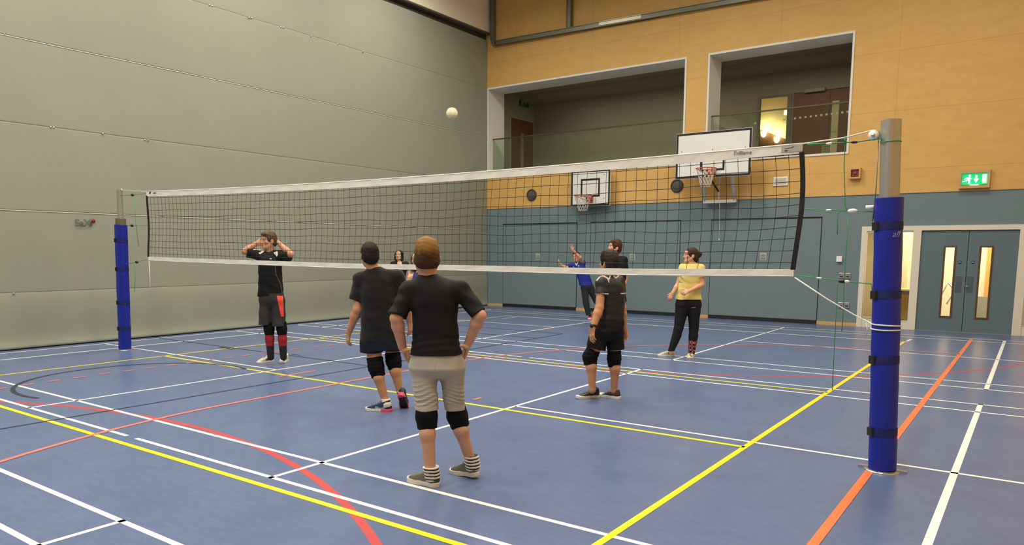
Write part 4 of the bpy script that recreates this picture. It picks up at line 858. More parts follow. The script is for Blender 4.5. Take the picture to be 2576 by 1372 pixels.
def hand(wr, d, n, thumb, curl=.45, size=1.0, spread=.07, tcurl=.3, tdir=None):
    """wrist, direction of the fingers, direction the palm faces, direction of the thumb side"""
    d = unit(d); n = unit(n-d*(n @ d)); t = unit(np.cross(n, d)); t = t if t @ thumb > 0 else -t; L = []
    off = [.030, .010, -.010, -.029]; ln_ = [.070, .078, .072, .056]; kn = [.088, .092, .087, .080]
    cs = curl if hasattr(curl, '__len__') else [curl*.9, curl, curl*1.05, curl*1.15]
    L += [cap(wr-d*.01, wr+d*.03, .024*size, .026*size, (n, .72), k=.015)]
    for i in range(4):
        b = wr+(d*kn[i]+t*off[i])*size; L.append(cap(wr+d*.02*size+t*off[i]*.55*size, b, .0135*size, .0118*size, k=.012))
        x0 = unit(d+t*(1.5-i)*spread); p = b
        for j, f in enumerate((.45, .31, .24)):
            g = cs[i]*(.7+.9*j); q = p+(x0*math.cos(g)+n*math.sin(g))*ln_[i]*f*size
            L.append(cap(p, q, (.0098-.0008*j)*size, (.0090-.0010*j)*size, k=.004)); p = q
    b = wr+(d*.022+t*.024)*size; td = unit(d*.62+t*.72+n*.25) if tdir is None else unit(tdir); m = b+td*.042*size; td2 = unit(td+d*tcurl+n*tcurl*.5)
    L += [cap(wr+d*.01*size, b+td*.012*size, .018*size, .015*size, k=.012), cap(b, m, .0145*size, .0112*size, k=.008), cap(m, m+td2*.032*size, .0108*size, .0088*size, k=.004)]
    return L
def leg(hip, kn, an, r=(.085, .056, .058, .040), back=None, end=.03):
    back = V(0, 0, 0) if back is None else back; c = kn+(an-kn)*.30+back*.018
    return [cap(hip, kn, r[0], r[1], k=.03), cap(kn, c, r[1]*.96, r[2], k=.03), cap(c, an, r[2], r[3], k=.03), cap(an, an-ZV*end, r[3]*.95, r[3]*.9, k=.02)]
def shoe(parent, heel, toe, up, mats, h, hi=.10, L=.285, paint=(), wid=1.0, solemat=None, soleh=.028, paint_sole=()):
    """heel, toe: points on the sole; mats for the upper"""
    heel = V(*heel); x = unit(V(*toe)-heel); z = unit(up-x*(up @ x)); y = np.cross(z, x)
    o = heel
    def T(a, b, c): return o+x*a+y*b+z*c
    def sole_fn(P):
        w = [P[i]-o[i] for i in range(3)]; a = w[0]*x[0]+w[1]*x[1]+w[2]*x[2]; b = w[0]*y[0]+w[1]*y[1]+w[2]*y[2]; c = w[0]*z[0]+w[1]*z[1]+w[2]*z[2]
        c = c-.30*np.maximum(a-.8*L, 0)**1.4
        t = np.clip((a-.036)/(L-.036-.046), 0, 1); rr = (.034+.011*np.sin(np.minimum(t*1.15, 1)*1.57)-.010*np.exp(-((t-.38)/.2)**2))*wid
        d2 = np.hypot(a-(.036+t*(L-.082)), b)-rr; dz = np.abs(c-soleh/2)-soleh/2
        return np.minimum(np.maximum(d2, dz), 0)+np.hypot(np.maximum(d2, 0), np.maximum(dz, 0))-.003
    lo = np.min([T(-.01, -.06, -.02), T(-.01, .06, .08), T(L+.02, -.06, 0), T(L+.02, .06, .08), T(0, -.06, .1), T(L, .06, -.02)], 0); hi_ = np.max([T(-.01, -.06, -.02), T(-.01, .06, .08), T(L+.02, -.06, 0), T(L+.02, .06, .08), T(0, -.06, .1), T(L, .06, -.02)], 0)
    U = [cap(T(.040, 0, .045), T(L-.058, 0, .036), .034*wid, .035*wid, k=.02), cap(T(.045, 0, .05), T(.052, 0, hi), .036*wid, .037*wid, k=.02), cap(T(.090, 0, hi-.008), T(L-.095, 0, .052), .033*wid, .038*wid, k=.03), cap(T(L-.09, -.006, .03), T(L-.055, 0, .028), .044*wid, .040*wid, k=.02),
         half(T(0, 0, soleh*.7), -z, 'i', .003), half(T(.05, 0, hi+.012), unit(z*1+x*.35), 'i', .006)]
    u = mesh_sdf('shoe', U, h, mats, parent, paint=paint)
    sm = solemat if isinstance(solemat, list) else [solemat]
    mesh_sdf('sole', [('u', sole_fn, lo, hi_, .002)], h, sm, u, paint=paint_sole)
    # laces across the instep
    q = MB()
    for i in range(4):
        a = .105+i*.024; zc = hi+.018-(a-.095)*(hi-.045)/(L-.195)
        q.tube([T(a, -.026*wid, zc-.012), T(a+.004, 0, zc+.008-.002*i), T(a, .026*wid, zc-.012)], .0035, 5)
    q.build('laces', mat('shoe_lace', (150, 144, 128), .7), u)
    return u
def pads(c, kn, an, hipk, r, mats, h, parent, lo=.085, hi=.085, name='knee_pad', disp=None):
    a = kn+unit(hipk-kn)*hi; b = kn+unit(an-kn)*lo
    return mesh_sdf(name, [cap(a+unit(a-kn)*.06, kn, r[0], r[1], cuts=[(a, unit(a-kn))], k=.02), cap(kn, b+unit(b-kn)*.06, r[1], r[2], cuts=[(b, unit(b-kn))], k=.02)], h, mats, parent, disp=disp)
def rows(J, s, L): return [(J(px, py, dd), hw*s, dm) for px, py, hw, dm, dd in L]
def shrink(R, a): return [(c, max(.02, w-a), max(.02, d-a)) for c, w, d in R]
M_btee = mat('black_cotton', (30, 29, 28), .85, .10, 16, spec=.2, sheen=.15)
M_bjers = mat('black_jersey', (20, 19, 19), .7, .10, 16, spec=.25)
M_bshine = mat('black_sports_polyester', (38, 35, 32), .5, .10, 16, spec=.4)
M_navy = mat('navy_shorts_fabric', (22, 28, 40), .7, .08, spec=.25)
M_pad = mat('black_knee_pad_fabric', (12, 12, 13), .85, .1, spec=.2)
M_grey = mat('heather_grey_jersey', (172, 165, 154), .9, .06, 60, sheen=.1)
M_cream = mat('cream_piping', (206, 196, 172), .7)
M_sockw = mat('white_sock_knit', (220, 212, 200), .9, .05, 40)
M_sockd = mat('dark_sock_stripe', (40, 36, 30), .9)
M_yel = mat('pale_yellow_cotton', (226, 204, 118), .85, .05, 10, sheen=.1)
M_bluesh = mat('royal_blue_jersey', (26, 34, 140), .7, .06)
M_legg = mat('black_leggings', (18, 17, 20), .65, .08, spec=.3)

def P_person(label): return lambda loc: empty('person', loc, label, 'person')
# ------------------------------------------------------------------ the nine players
def setup(d0, label, refpx):
    f = at(*refpx, d0); s = float((f-CP) @ FWD)/FOC
    J = lambda px, py, dd=0.0: at(px, py, d0+dd)
    return J, s
def FL(px, py, z=0.0): p = onp(px, py, 2, z); return p
def upr(a, b): return unit(ZV)
def skinmesh(P, prims, key, rgb, h, hd): return mesh_sdf('body', prims, h, skin(key, rgb), P, facefn=hd.facefn() if hd else None)

# ---- player with hands on hips, grey shorts (seen from behind, closest)
d0 = 5.03; J, s = setup(d0, '', (1100, 900))
P = empty('person', FL(1130, 1215), 'person from behind with hands on hips in a black long-sleeved top and grey shorts', 'person')
hd = Head(J(1073, 651), 12, 4)
shL, shR = J(1027, 731), J(1158, 728); elL, elR = J(997, 801, -.06), J(1207, 795, -.06); wrL, wrR = J(1012, 872, .02), J(1178, 864, .02)
hipL, hipR = J(1072, 925), J(1133, 925); knL, knR = J(1073, 1048, -.06), J(1150, 1046, .06); anL, anR = J(1083, 1188, -.10), J(1183, 1158, .10)
TR1 = rows(J, s, [(1097, 891, 64, .126, 0), (1097, 880, 62.5, .123, 0), (1096, 850, 58, .115, 0), (1095, 800, 56, .115, 0), (1094, 760, 58, .125, 0), (1093, 728, 56, .118, 0), (1084, 708, 38, .09, 0), (1077, 696, 26, .07, 0), (1076, 690, 22, .062, 0)])
B = hd.prims(J(1077, 702), .058)+[loft(shrink(TR1, .018)), cap(J(1066, 712), shL, .045, .046), cap(J(1090, 710), shR, .045, .046)]
B += arm(shL, elL, wrL, (.046, .041, .042, .030))+arm(shR, elR, wrR, (.046, .041, .042, .030))
B += hand(wrL, J(1030, 905, .10)-wrL, RH*.9-NH*.2+ZV*.1, RH*.8-NH*.5+ZV*.1, .25, 1.0, tdir=J(1054, 871, -.03)-J(1016, 880, .02)) + hand(wrR, J(1164, 903, .10)-wrR, -RH*.9-NH*.2, -RH*.8-NH*.5, .25, 1.0, tdir=J(1147, 867, -.03)-J(1173, 876, .02))
B += leg(hipL, knL, anL, (.066, .050, .051, .036), -NH, end=.0)+leg(hipR, knR, anR, (.064, .050, .051, .036), -NH, end=.0)
skinmesh(P, B, 'fair', (206, 156, 124), .004, hd)
hr = hd.hair(.030, .010, .012, -.066, extra=[hd.cp((-.035, .03, .10), (.045, .02, .105), .036, k=.02)])
mesh_sdf('hair', hr, .005, [two_tone_hair('ginger_hair', (134, 94, 46), (72, 48, 32))], P, disp=lambda Q: .002*noise(Q, 110)+.0035*noise((Q[0]*1.0, Q[1]*1.0, Q[2]*.4), 48, 2))
def slv(sh, el, r0, r1, f, n=None): c = sh+(el-sh)*f; return cap(sh, sh+(el-sh)*(f+.15), r0, r1, cuts=[(c, unit(el-sh))], k=.03)
T = [loft(TR1, k=.03)]+[cap(J(1068, 713), shL, .046, .054, k=.05), cap(J(1090, 711), shR, .046, .054, k=.05), slv(shL, elL, .057, .066, .92), slv(shR, elR, .057, .058, .93)]
RC1 = float(J(1094, 760) @ RH)
def wr1(Q):
    z = Q[2]; return .004*noise(Q, 22)*np.clip((z-.85)/.2, .35, 1)+.0016*np.sin(z*120+4*np.sin(Q[0]*14+2*np.sin(Q[1]*9)))*np.exp(-((z-1.0)/.07)**2)+.006*noise(Q, 36, 1)*np.clip((np.abs(Q[0]*RH[0]+Q[1]*RH[1]-RC1)-.15)/.06, 0, 1)
mesh_sdf('long_sleeved_top', T, .004, [M_bjers], P, disp=wr1)
GP = rows(J, s, [(1101, 948, 44, .085, 0), (1101, 938, 58, .115, 0), (1100, 925, 68, .132, 0), (1098, 905, 66, .125, 0), (1097, 893, 62.5, .116, 0), (1097, 886, 60, .108, 0)])
kL2, kR2 = J(1074, 1030, -.05), J(1146, 1030, .05)
G = [loft(GP, k=.03), cap(J(1066, 928), J(1070, 1000, -.03), .096, .080, k=.035), cap(J(1072, 1000, -.03), kL2+V(0, 0, -.02), .081, .080, k=.008, cuts=[(kL2, -ZV)]), cap(J(1137, 928), J(1141, 1000, .03), .090, .073, k=.035), cap(J(1140, 1000, .03), kR2+V(0, 0, -.02), .074, .074, k=.008, cuts=[(kR2, -ZV)])]
def scr(Q):
    z = Q[2]; m = np.clip((.78-z)/.25, 0, 1); u_ = Q[0]*RH[0]+Q[1]*RH[1]-float(J(1102, 930) @ RH); m = m*np.clip((z-.556)/.03, 0, 1); return m*(.0042*np.sin(z*210+3.5*np.sin(u_*19+z*7)+2.5*np.sin(Q[1]*13+z*5))+.0022*np.sin(z*370+5*np.sin(u_*23)))+.004*noise(Q, 24)+.004*np.exp(-(u_/.006)**2)*np.clip((.90-z)/.05, 0, 1)*np.clip((z-.78)/.03, 0, 1)
mesh_sdf('grey_shorts', G, .004, [M_grey], P, disp=scr)
pads(J, knL, anL, hipL, (.068, .074, .064), [M_pad], .005, P, .085, .07); pads(J, knR, anR, hipR, (.062, .073, .062), [M_pad], .005, P, .085, .07)
for an, he, to, zz in ((anL, FL(1104, 1227), FL(1042, 1213), 0), (anR, FL(1203, 1199, .022), FL(1150, 1191, .0), 1)):
    top = an+ZV*.035; lowp = he+ZV*.075+unit(to-he)*.055
    sk = mesh_sdf('sock', [cap(lowp, top+ZV*.02, .053, .054, cuts=[(top, ZV)], k=.02)], .0035, [M_sockw, M_sockd], P, disp=lambda Q: .0035*np.sin(Q[2]*260+1.2*np.sin(Q[0]*30)), facefn=lambda c, mi: (np.sin(c[:, 2]*260+1.2*np.sin(c[:, 0]*30)) > .35).astype(np.int32))
    shoe(P, he, to, unit(an-he+V(0, 0, .1)) if zz else ZV, [mat('khaki_shoe_mesh', (112, 106, 92), .8, .1), mat('dark_heel_counter', (58, 54, 48), .6)], .0045, .105, .275, solemat=mat('dirty_white_sole', (206, 200, 182), .6), soleh=.032, paint=[('poly', [(1078, 1186), (1110, 1190), (1110, 1222), (1082, 1222)], 0, 1), ('poly', [(1186, 1165), (1212, 1165), (1212, 1196), (1188, 1196)], 0, 1)])

# ---- player walking, black t-shirt, pink soled shoes
d0 = 7.41; J, s = setup(d0, '', (950, 860))
P = empty('person', FL(985, 1034), 'person from behind in a loose black t-shirt and pink-soled shoes, walking beside the grey-shorts player', 'person')
hd = Head(J(930, 644), 22, 4)
shL, shR = J(906, 703), J(1000, 696); elL, elR = J(899, 779, -.02), J(1023, 768, .04); wrL, wrR = J(878, 836, .06), J(1030, 810, .12)
hipL, hipR = J(938, 868), J(985, 866, .06); knL, knR = J(946, 924, -.04), J(990, 908, .04); anL, anR = J(969, 1008, -.02), J(1008, 992, .06)
T2 = rows(J, s, [(957, 858, 51, .13, 0), (956, 820, 49, .13, 0), (955, 770, 47, .128, 0), (953, 730, 46, .13, 0), (951, 706, 42, .115, 0), (947, 688, 29, .09, 0), (943, 677, 19, .068, 0), (942, 672, 16, .06, 0)])
B = hd.prims(J(940, 684), .060)+[loft(shrink(T2, .03)), cap(J(935, 690), shL, .045, .048), cap(J(955, 688), shR, .045, .048)]
B += arm(shL, elL, wrL, (.050, .044, .046, .031))+arm(shR, elR, wrR, (.050, .044, .044, .030))
B += hand(wrL, J(874, 866, .08)-wrL, RH*.8+NH*.5, NH*.8-RH*.4, .45, 1.0)+hand(wrR, J(1034, 842, .14)-wrR, -RH*.8+NH*.3, NH, .5, 1.0)
B += leg(hipL, knL, anL, (.088, .060, .053, .037), -NH)+leg(hipR, knR, anR, (.085, .058, .056, .034), -NH, end=.005)
skinmesh(P, B, 'tan', (204, 148, 108), .006, hd)
mesh_sdf('hair', hd.hair(.022, .016, .014, -.082), .005, [mat('dark_hair', (40, 32, 26), .62, .25, 40, spec=.18)], P, disp=lambda Q: .0018*noise(Q, 90)+.002*noise(Q, 35))
cfL = shL+(elL-shL)*.66
T = [loft(T2, k=.03), cap(J(936, 690), shL, .050, .060, k=.05), cap(J(954, 688), shR, .050, .060, k=.05), cap(shL, J(893, 765), .062, .076, cuts=[(J(894, 755), unit(J(893, 765)-shL))], k=.04), cap(shR, elR, .070, .078, cuts=[(shR+(elR-shR)*.66, unit(elR-shR))], k=.04)]
mesh_sdf('t_shirt', T, .006, [M_btee], P, disp=lambda Q: .006*noise(Q, 14)+.003*noise(Q, 34, 1))
N_ = [loft(rows(J, s, [(958, 880, 48, .13, 0), (958, 862, 48, .13, 0), (957, 845, 47, .125, 0)])), cap(J(934, 862), J(935, 900), .108, .118, cuts=[(J(935, 887), -ZV)], k=.03), cap(J(984, 860, .06), J(990, 900, .05), .095, .10, cuts=[(J(988, 882, .05), -ZV)], k=.03)]
mesh_sdf('shorts', N_, .006, [M_navy], P, disp=lambda Q: .004*noise(Q, 20))
pads(J, knL, anL, hipL, (.086, .080, .066), [M_pad], .006, P, .10, .10, disp=lambda Q: .002*np.sin(Q[2]*160)); pads(J, knR, anR, hipR, (.082, .078, .066), [M_pad], .006, P, .085, .085, disp=lambda Q: .002*np.sin(Q[2]*160))
heL, toL = FL(986, 1036), FL(928, 1033)
mesh_sdf('sock', [cap(heL+ZV*.07+unit(toL-heL)*.05, anL+ZV*.04, .046, .046, cuts=[(anL+ZV*.02, ZV)])], .005, [M_sockw], P, disp=lambda Q: .002*np.sin(Q[2]*300))
pink = mat('neon_pink_sole', (240, 74, 110), .5, .03); wsole = mat('white_sole', (226, 222, 216), .5)
shoe(P, heL, toL, ZV, [mat('petrol_blue_mesh', (30, 66, 96), .7, .1), mat('black_heel', (24, 26, 30), .6), mat('silver_mark', (176, 180, 190), .4)], .004, .10, .285, solemat=[pink, wsole], soleh=.028, paint=[('poly', [(966, 1008), (990, 1008), (990, 1030), (972, 1030)], 0, 1), ('poly', [(943, 1027), (956, 1031), (982, 1023), (956, 1027), (945, 1022)], 0, 2)], paint_sole=[('poly', [(918, 1020), (958, 1026), (958, 1042), (918, 1044)], 0, 1)])
toR = FL(1017, 1027); heR = J(1012, 994, .03)+RH*.02
heR = toR-NH*.16+ZV*.165-RH*.012
mesh_sdf('sock', [cap(heR+ZV*.05+NH*.06, anR+ZV*.05, .045, .044, cuts=[(anR+ZV*.04, ZV)])], .005, [M_sockw], P, disp=lambda Q: .002*np.sin(Q[2]*300))
shoe(P, heR+V(0, 0, .005), toR, unit(NH*.72+ZV*.70), [mat('petrol_blue_mesh', (30, 66, 96), .7, .1), mat('black_heel', (24, 26, 30), .6)], .0045, .09, .27, solemat=[pink, mat('dark_outsole', (34, 26, 32), .7)], soleh=.034, paint=[('poly', [(995, 980), (1032, 980), (1032, 1010), (995, 1010)], 0, 1)], paint_sole=[('poly', [(1003, 1002), (1024, 998), (1026, 1026), (1008, 1028)], 0, 1)])

# ---- player at the far left with both hands at the head
d0 = 10.42; J, s = setup(d0, '', (685, 760))
P = empty('person', FL(688, 915), 'person facing the camera with both hands at the head, black shirt and red calf sleeves', 'person')
hd = Head(J(676, 607), 134, 2, 0)
shL, shR = J(653, 642), J(704, 643); elL, elR = J(616, 633, -.05), J(731, 640, -.05); wrL, wrR = J(645, 613, -.02), J(700, 611, .03)
hipL, hipR = J(672, 765), J(700, 765); knL, knR = J(677, 828), J(709, 828); anL, anR = J(681, 893), J(713, 893)
T3 = rows(J, s, [(681, 746, 31, .12, 0), (681, 720, 30, .115, 0), (680, 690, 29, .12, 0), (679, 665, 28, .125, 0), (679, 648, 24, .11, 0), (679, 640, 16, .08, 0), (679, 635, 10, .062, 0)])
B = hd.prims(J(679, 641), .056)+[loft(shrink(T3, .02)), cap(J(670, 641), shL, .045, .048), cap(J(688, 641), shR, .045, .048)]
B += arm(shL, elL, wrL, (.050, .043, .045, .030))+arm(shR, elR, wrR, (.050, .043, .045, .030))
B += hand(wrL, J(664, 612, .02)-wrL+ZV*.0, RH*.75+NH*.6, ZV, .35, 1.0)+hand(wrR, J(692, 600, .06)-wrR, -RH*.8+NH*.2, ZV*.5+NH, .35, 1.0)
B += leg(hipL, knL, anL, (.08, .055, .052, .040), NH)+leg(hipR, knR, anR, (.08, .055, .052, .040), NH)
skinmesh(P, B, 'warm', (204, 146, 112), .006, hd)
mesh_sdf('hair', hd.hair(.030, .010, .014, -.07, extra=[hd.cp((-.04, .07, .085), (.04, .06, .095), .030, k=.02)]), .0055, [mat('brown_hair', (84, 58, 36), .6, .3, 40)], P, disp=lambda Q: .003*noise(Q, 70)+.003*noise(Q, 30))
T = [loft(T3, k=.03), cap(J(672, 641), shL, .055, .066, k=.05), cap(J(686, 641), shR, .055, .066, k=.05), cap(shL, elL, .068, .076, cuts=[(shL+(elL-shL)*.82, unit(elL-shL))], k=.04), cap(shR, elR+ZV*-.03, .068, .080, cuts=[(shR+(elR-shR)*.86, unit(elR-shR))], k=.04)]
mesh_sdf('sports_shirt', T, .004, [M_bjers, mat('white_panel', (222, 216, 204), .7), mat('grey_line', (90, 88, 84), .7)], P, disp=lambda Q: .004*noise(Q, 20)+.002*noise(Q, 44), paint=[('poly', [(650, 637), (664, 629), (666, 632), (655, 640)], 0, 1), ('poly', [(688, 636), (698, 632), (699, 642), (696, 646)], 0, 1), ('poly', [(637, 627), (668, 629), (668, 632), (637, 629)], 0, 1), ('poly', [(677, 652), (681, 649), (684, 653)], 0, 1), ('line', [(692, 665), (694, 690), (706, 715), (711, 745)], .8, 2)])
N_ = [loft(rows(J, s, [(684, 774, 20, .07, 0), (684, 766, 27, .10, 0), (684, 756, 31, .122, 0), (682, 738, 31, .12, 0)]), k=.05), cap(J(670, 758), J(667, 840), .094, .098, cuts=[(J(668, 817), -ZV)], k=.03), cap(J(699, 758), J(703, 840), .098, .098, cuts=[(J(702, 820), -ZV)], k=.03)]
mesh_sdf('shorts', N_, .004, [mat('charcoal_shorts', (44, 42, 40), .75, .08), mat('coral_side_stripe', (244, 74, 58), .6)], P, disp=lambda Q: .005*noise(Q, 18), paint=[('poly', [(696, 744), (712, 745), (714, 797), (707, 797)], 0, 1)])
for kn, an, hip in ((knL, anL, hipL), (knR, anR, hipR)):
    pads(J, kn, an, hip, (.078, .072, .064), [M_pad], .006, P, .08, .10)
    a = kn+(an-kn)*.12; m = kn+(an-kn)*.40; b = kn+(an-kn)*.66
    mesh_sdf('calf_sleeve', [cap(a, m, .060, .062, cuts=[(a, unit(a-m))]), cap(m, b+(b-m)*.2, .062, .055, cuts=[(b, unit(b-m))])], .006, [mat('crimson_sleeve', (150, 22, 34), .8)], P)
    mesh_sdf('sock', [cap(b-(b-an)*.05, an-ZV*.04, .054, .046, cuts=[(b, ZV)])], .006, [mat('black_sock_knit', (26, 26, 28), .9)], P)
sw = mat('cream_shoe', (206, 200, 180), .6, .04); sg = mat('grey_shoe_panel', (88, 84, 74), .6)
shoe(P, FL(688, 910), FL(640, 917), ZV, [sw, sg], .005, .10, .285, solemat=wsole, paint=[('poly', [(668, 905), (674, 900), (680, 912), (672, 914)], 0, 1)])
shoe(P, FL(722, 908), FL(692, 924), ZV, [sw, sg], .005, .10, .285, solemat=wsole, paint=[('poly', [(712, 908), (716, 906), (720, 914), (714, 917)], 0, 1)])

# ---- player with a watch and knee pads at the right centre
d0 = 7.96; J, s = setup(d0, '', (1525, 830))
P = empty('person', FL(1510, 1003), 'person facing away in a dark short-sleeved shirt with pale piping and a wristwatch', 'person')
hd = Head(J(1531, 664), 40, 8)
shL, shR = J(1514, 713), J(1556, 708, .04); elL, elR = J(1508, 775, -.10), J(1565, 775, .05); wrL, wrR = J(1491, 826, -.17), J(1571, 828, .09)
hipL, hipR = J(1506, 855), J(1545, 855, .04); knL, knR = J(1484, 898, .0), J(1545, 902, .04); anL, anR = J(1490, 982, -.02), J(1545, 984, .08)
T4 = rows(J, s, [(1537, 826, 31, .12, 0), (1538, 808, 31, .118, 0), (1541, 785, 29, .115, 0), (1544, 755, 28, .12, 0), (1543, 730, 29, .125, 0), (1540, 712, 27, .11, 0), (1535, 700, 19, .085, 0), (1531, 693, 13, .065, 0)])
B = hd.prims(J(1534, 702), .058)+[loft(shrink(T4, .02)), cap(J(1526, 707), shL, .045, .048), cap(J(1540, 704), shR, .045, .048)]
B += arm(shL, elL, wrL, (.052, .046, .047, .031))+arm(shR, elR, wrR, (.050, .042, .042, .030))
B += hand(wrL, J(1488, 858, -.19)-wrL, RH*.8+NH*.5, NH*.7-RH*.6, .4, 1.0)+hand(wrR, J(1573, 858, .1)-wrR, -NH*.8-RH*.4, -RH*.6-NH*.2, .5, 1.0)
B += leg(hipL, knL, anL, (.085, .060, .056, .035), -NH+RH*.3, end=.0)+leg(hipR, knR, anR, (.085, .060, .055, .034), -NH+RH*.3, end=.0)
skinmesh(P, B, 'olive', (200, 142, 104), .006, hd)
mesh_sdf('hair', hd.hair(.030, .018, .024, -.085, extra=[hd.cp((-.04, .03, .095), (.04, -.02, .10), .045, k=.03)]), .0055, [mat('dark_brown_hair', (46, 34, 28), .62, .3, 36, spec=.18)], P, disp=lambda Q: .003*noise(Q, 75)+.003*noise(Q, 30))
T = [loft(T4, k=.03), cap(J(1527, 707), shL, .048, .060, k=.05), cap(J(1539, 704), shR, .048, .056, k=.05), cap(shL, elL, .064, .071, cuts=[(shL+(elL-shL)*.48, unit(elL-shL+RH*-.02))], k=.04), cap(shR, elR, .062, .064, cuts=[(shR+(elR-shR)*.48, unit(elR-shR))], k=.04)]
mesh_sdf('sports_shirt', T, .004, [M_bshine, M_cream], P, disp=lambda Q: .004*noise(Q, 20)+.002*noise(Q, 48)+.004*noise(Q, 30, 2)*np.exp(-((Q[2]-.86)/.08)**2), paint=[('line', [(1501, 706), (1511, 694), (1520, 695), (1532, 703), (1537, 690)], 1.6, 1), ('line', [(1528, 699), (1532, 710)], 1.4, 1), ('line', [(1544, 695), (1550, 699), (1556, 694)], 1.4, 1), ('line', [(1498, 740), (1512, 739), (1530, 740)], 1.3, 1), ('line', [(1562, 739), (1577, 738)], 1.3, 1)])
N_ = [loft(rows(J, s, [(1524, 856, 24, .08, 0), (1525, 847, 36, .115, 0), (1528, 834, 42, .135, 0), (1536, 812, 36, .125, 0), (1537, 800, 32, .118, 0)]), k=.05), cap(J(1506, 840), J(1496, 900), .105, .106, cuts=[(J(1498, 877), unit(-ZV-RH*.25))], k=.02), cap(J(1546, 840, .04), J(1549, 900, .05), .10, .094, cuts=[(J(1548, 880, .05), unit(-ZV+RH*.1))], k=.02)]
mesh_sdf('shorts', N_, .006, [M_bjers], P, disp=lambda Q: .005*noise(Q, 20)+.006*np.abs(noise(Q, 34, 1))*np.exp(-((Q[2]-.80)/.08)**2))
pads(J, knL, anL, hipL, (.078, .080, .066), [M_pad], .006, P, .09, .09, disp=lambda Q: .002*np.sin(Q[2]*150)); pads(J, knR, anR, hipR, (.074, .076, .064), [M_pad], .006, P, .09, .09, disp=lambda Q: .002*np.sin(Q[2]*150))
ax_ = unit(wrL-elL); c = wrL-ax_*.025; q = MB(); q.lathe(c, ax_, [(-.013, .0345), (-.012, .0375), (.012, .0365), (.013, .0335)], 20); w_ = q.build('watch_strap', M_blackpl, P)
q = MB(); n_ = unit(-NH*.8-RH*.6); q.lathe(c+n_*.034, n_, [(0, .018), (.009, .018), (.011, .015), (.011, 0)], 16); q.build('watch_case', M_blackpl, w_)
so = mat('dark_olive_shoe', (66, 62, 50), .75, .1)
hL, tL = FL(1508, 1000), FL(1444, 1004); hR, tR = FL(1560, 1005), FL(1510, 997)
shoe(P, hL, tL, ZV, [so], .005, .088, .285, solemat=wsole, soleh=.03); shoe(P, hR, tR, ZV, [so, mat('maroon_heel_panel', (74, 36, 32), .7)], .005, .085, .285, solemat=wsole, soleh=.03, paint=[('poly', [(1545, 984), (1562, 984), (1562, 999), (1548, 999)], 0, 1)])
mesh_sdf('sock', [cap(hL+ZV*.08+unit(tL-hL)*.055, anL+ZV*.03, .046, .045, cuts=[(anL+ZV*.005, ZV)])], .005, [mat('black_sock_knit', (26, 26, 28), .9)], P)

# ---- player in yellow
d0 = 11.26; J, s = setup(d0, '', (1730, 770))
P = empty('person', FL(1710, 900), 'person in a pale yellow t-shirt and black leggings with hair in a bun', 'person')
hd = Head(J(1737, 644), 96, 6, size=.96)
shL, shR = J(1719, 673, .02), J(1763, 676, -.05); elL, elR = J(1705, 718, .0), J(1766, 717, -.08); wrL, wrR = J(1692, 738, -.05), J(1733, 733, -.24)
hipL, hipR = J(1718, 768), J(1747, 768); knL, knR = J(1707, 827, -.02), J(1745, 828); anL, anR = J(1688, 884, -.0), J(1739, 890)
T5 = rows(J, s, [(1732, 753, 32, .14, 0), (1732, 735, 30, .135, 0), (1734, 715, 28, .125, 0), (1736, 698, 29, .135, 0), (1739, 682, 29, .13, 0), (1740, 672, 24, .11, 0), (1741, 665, 14, .08, 0), (1740, 660, 9, .06, 0)])
B = hd.prims(J(1739, 668), .050, True)+[loft(shrink(T5, .022)), cap(J(1732, 671), shL, .040, .042), cap(J(1748, 671), shR, .040, .042)]
B += arm(shL, elL, wrL, (.044, .037, .037, .025))+arm(shR, elR, wrR, (.046, .039, .039, .026))
B += hand(wrL, J(1684, 752, -.05)-wrL, RH*.5+NH*.6, NH*-.2-RH, .7, .92)+hand(wrR, J(1716, 738, -.28)-wrR, NH*.7-ZV*.5, ZV-NH*.2, 1.1, .95)
B += leg(hipL, knL, anL, (.08, .054, .050, .034), RH)+leg(hipR, knR, anR, (.08, .054, .050, .034), RH)
skinmesh(P, B, 'light', (212, 158, 122), .006, hd)
bun = [hd.e(0, -.128, .030, .048, .046, .050, .02), hd.e(0, -.150, .048, .030, .030, .030, .02), hd.cp((-.02, -.06, -.02), (0, -.080, -.06), .055, .045, .03), hd.cp((.02, -.06, -.02), (0, -.080, -.06), .055, .045, .03)]
mesh_sdf('hair', hd.hair(.016, .012, .016, -.09, style='bun', extra=bun), .0055, [mat('brunette_hair', (66, 42, 34), .62, .3, 36, spec=.18)], P, disp=lambda Q: .002*noise(Q, 80)+.003*noise(Q, 30))
T = [loft(T5, k=.03), cap(J(1733, 672), shL, .048, .058, k=.05), cap(J(1746, 672), shR, .048, .060, k=.05), cap(shL, J(1711, 700), .058, .066, cuts=[(J(1713, 693, -.03), unit(elL-shL))], k=.04), cap(shR, elR, .060, .070, cuts=[(shR+(elR-shR)*.50, unit(elR-shR))], k=.04)]
mesh_sdf('t_shirt', T, .006, [M_yel, mat('grey_print', (120, 112, 80), .7)], P, disp=lambda Q: .005*noise(Q, 17)+.003*noise(Q, 38), paint=[('line', [(1709, 692), (1706, 702), (1709, 710), (1716, 711)], .9, 1), ('line', [(1713, 692), (1713, 699), (1717, 702)], .9, 1)])
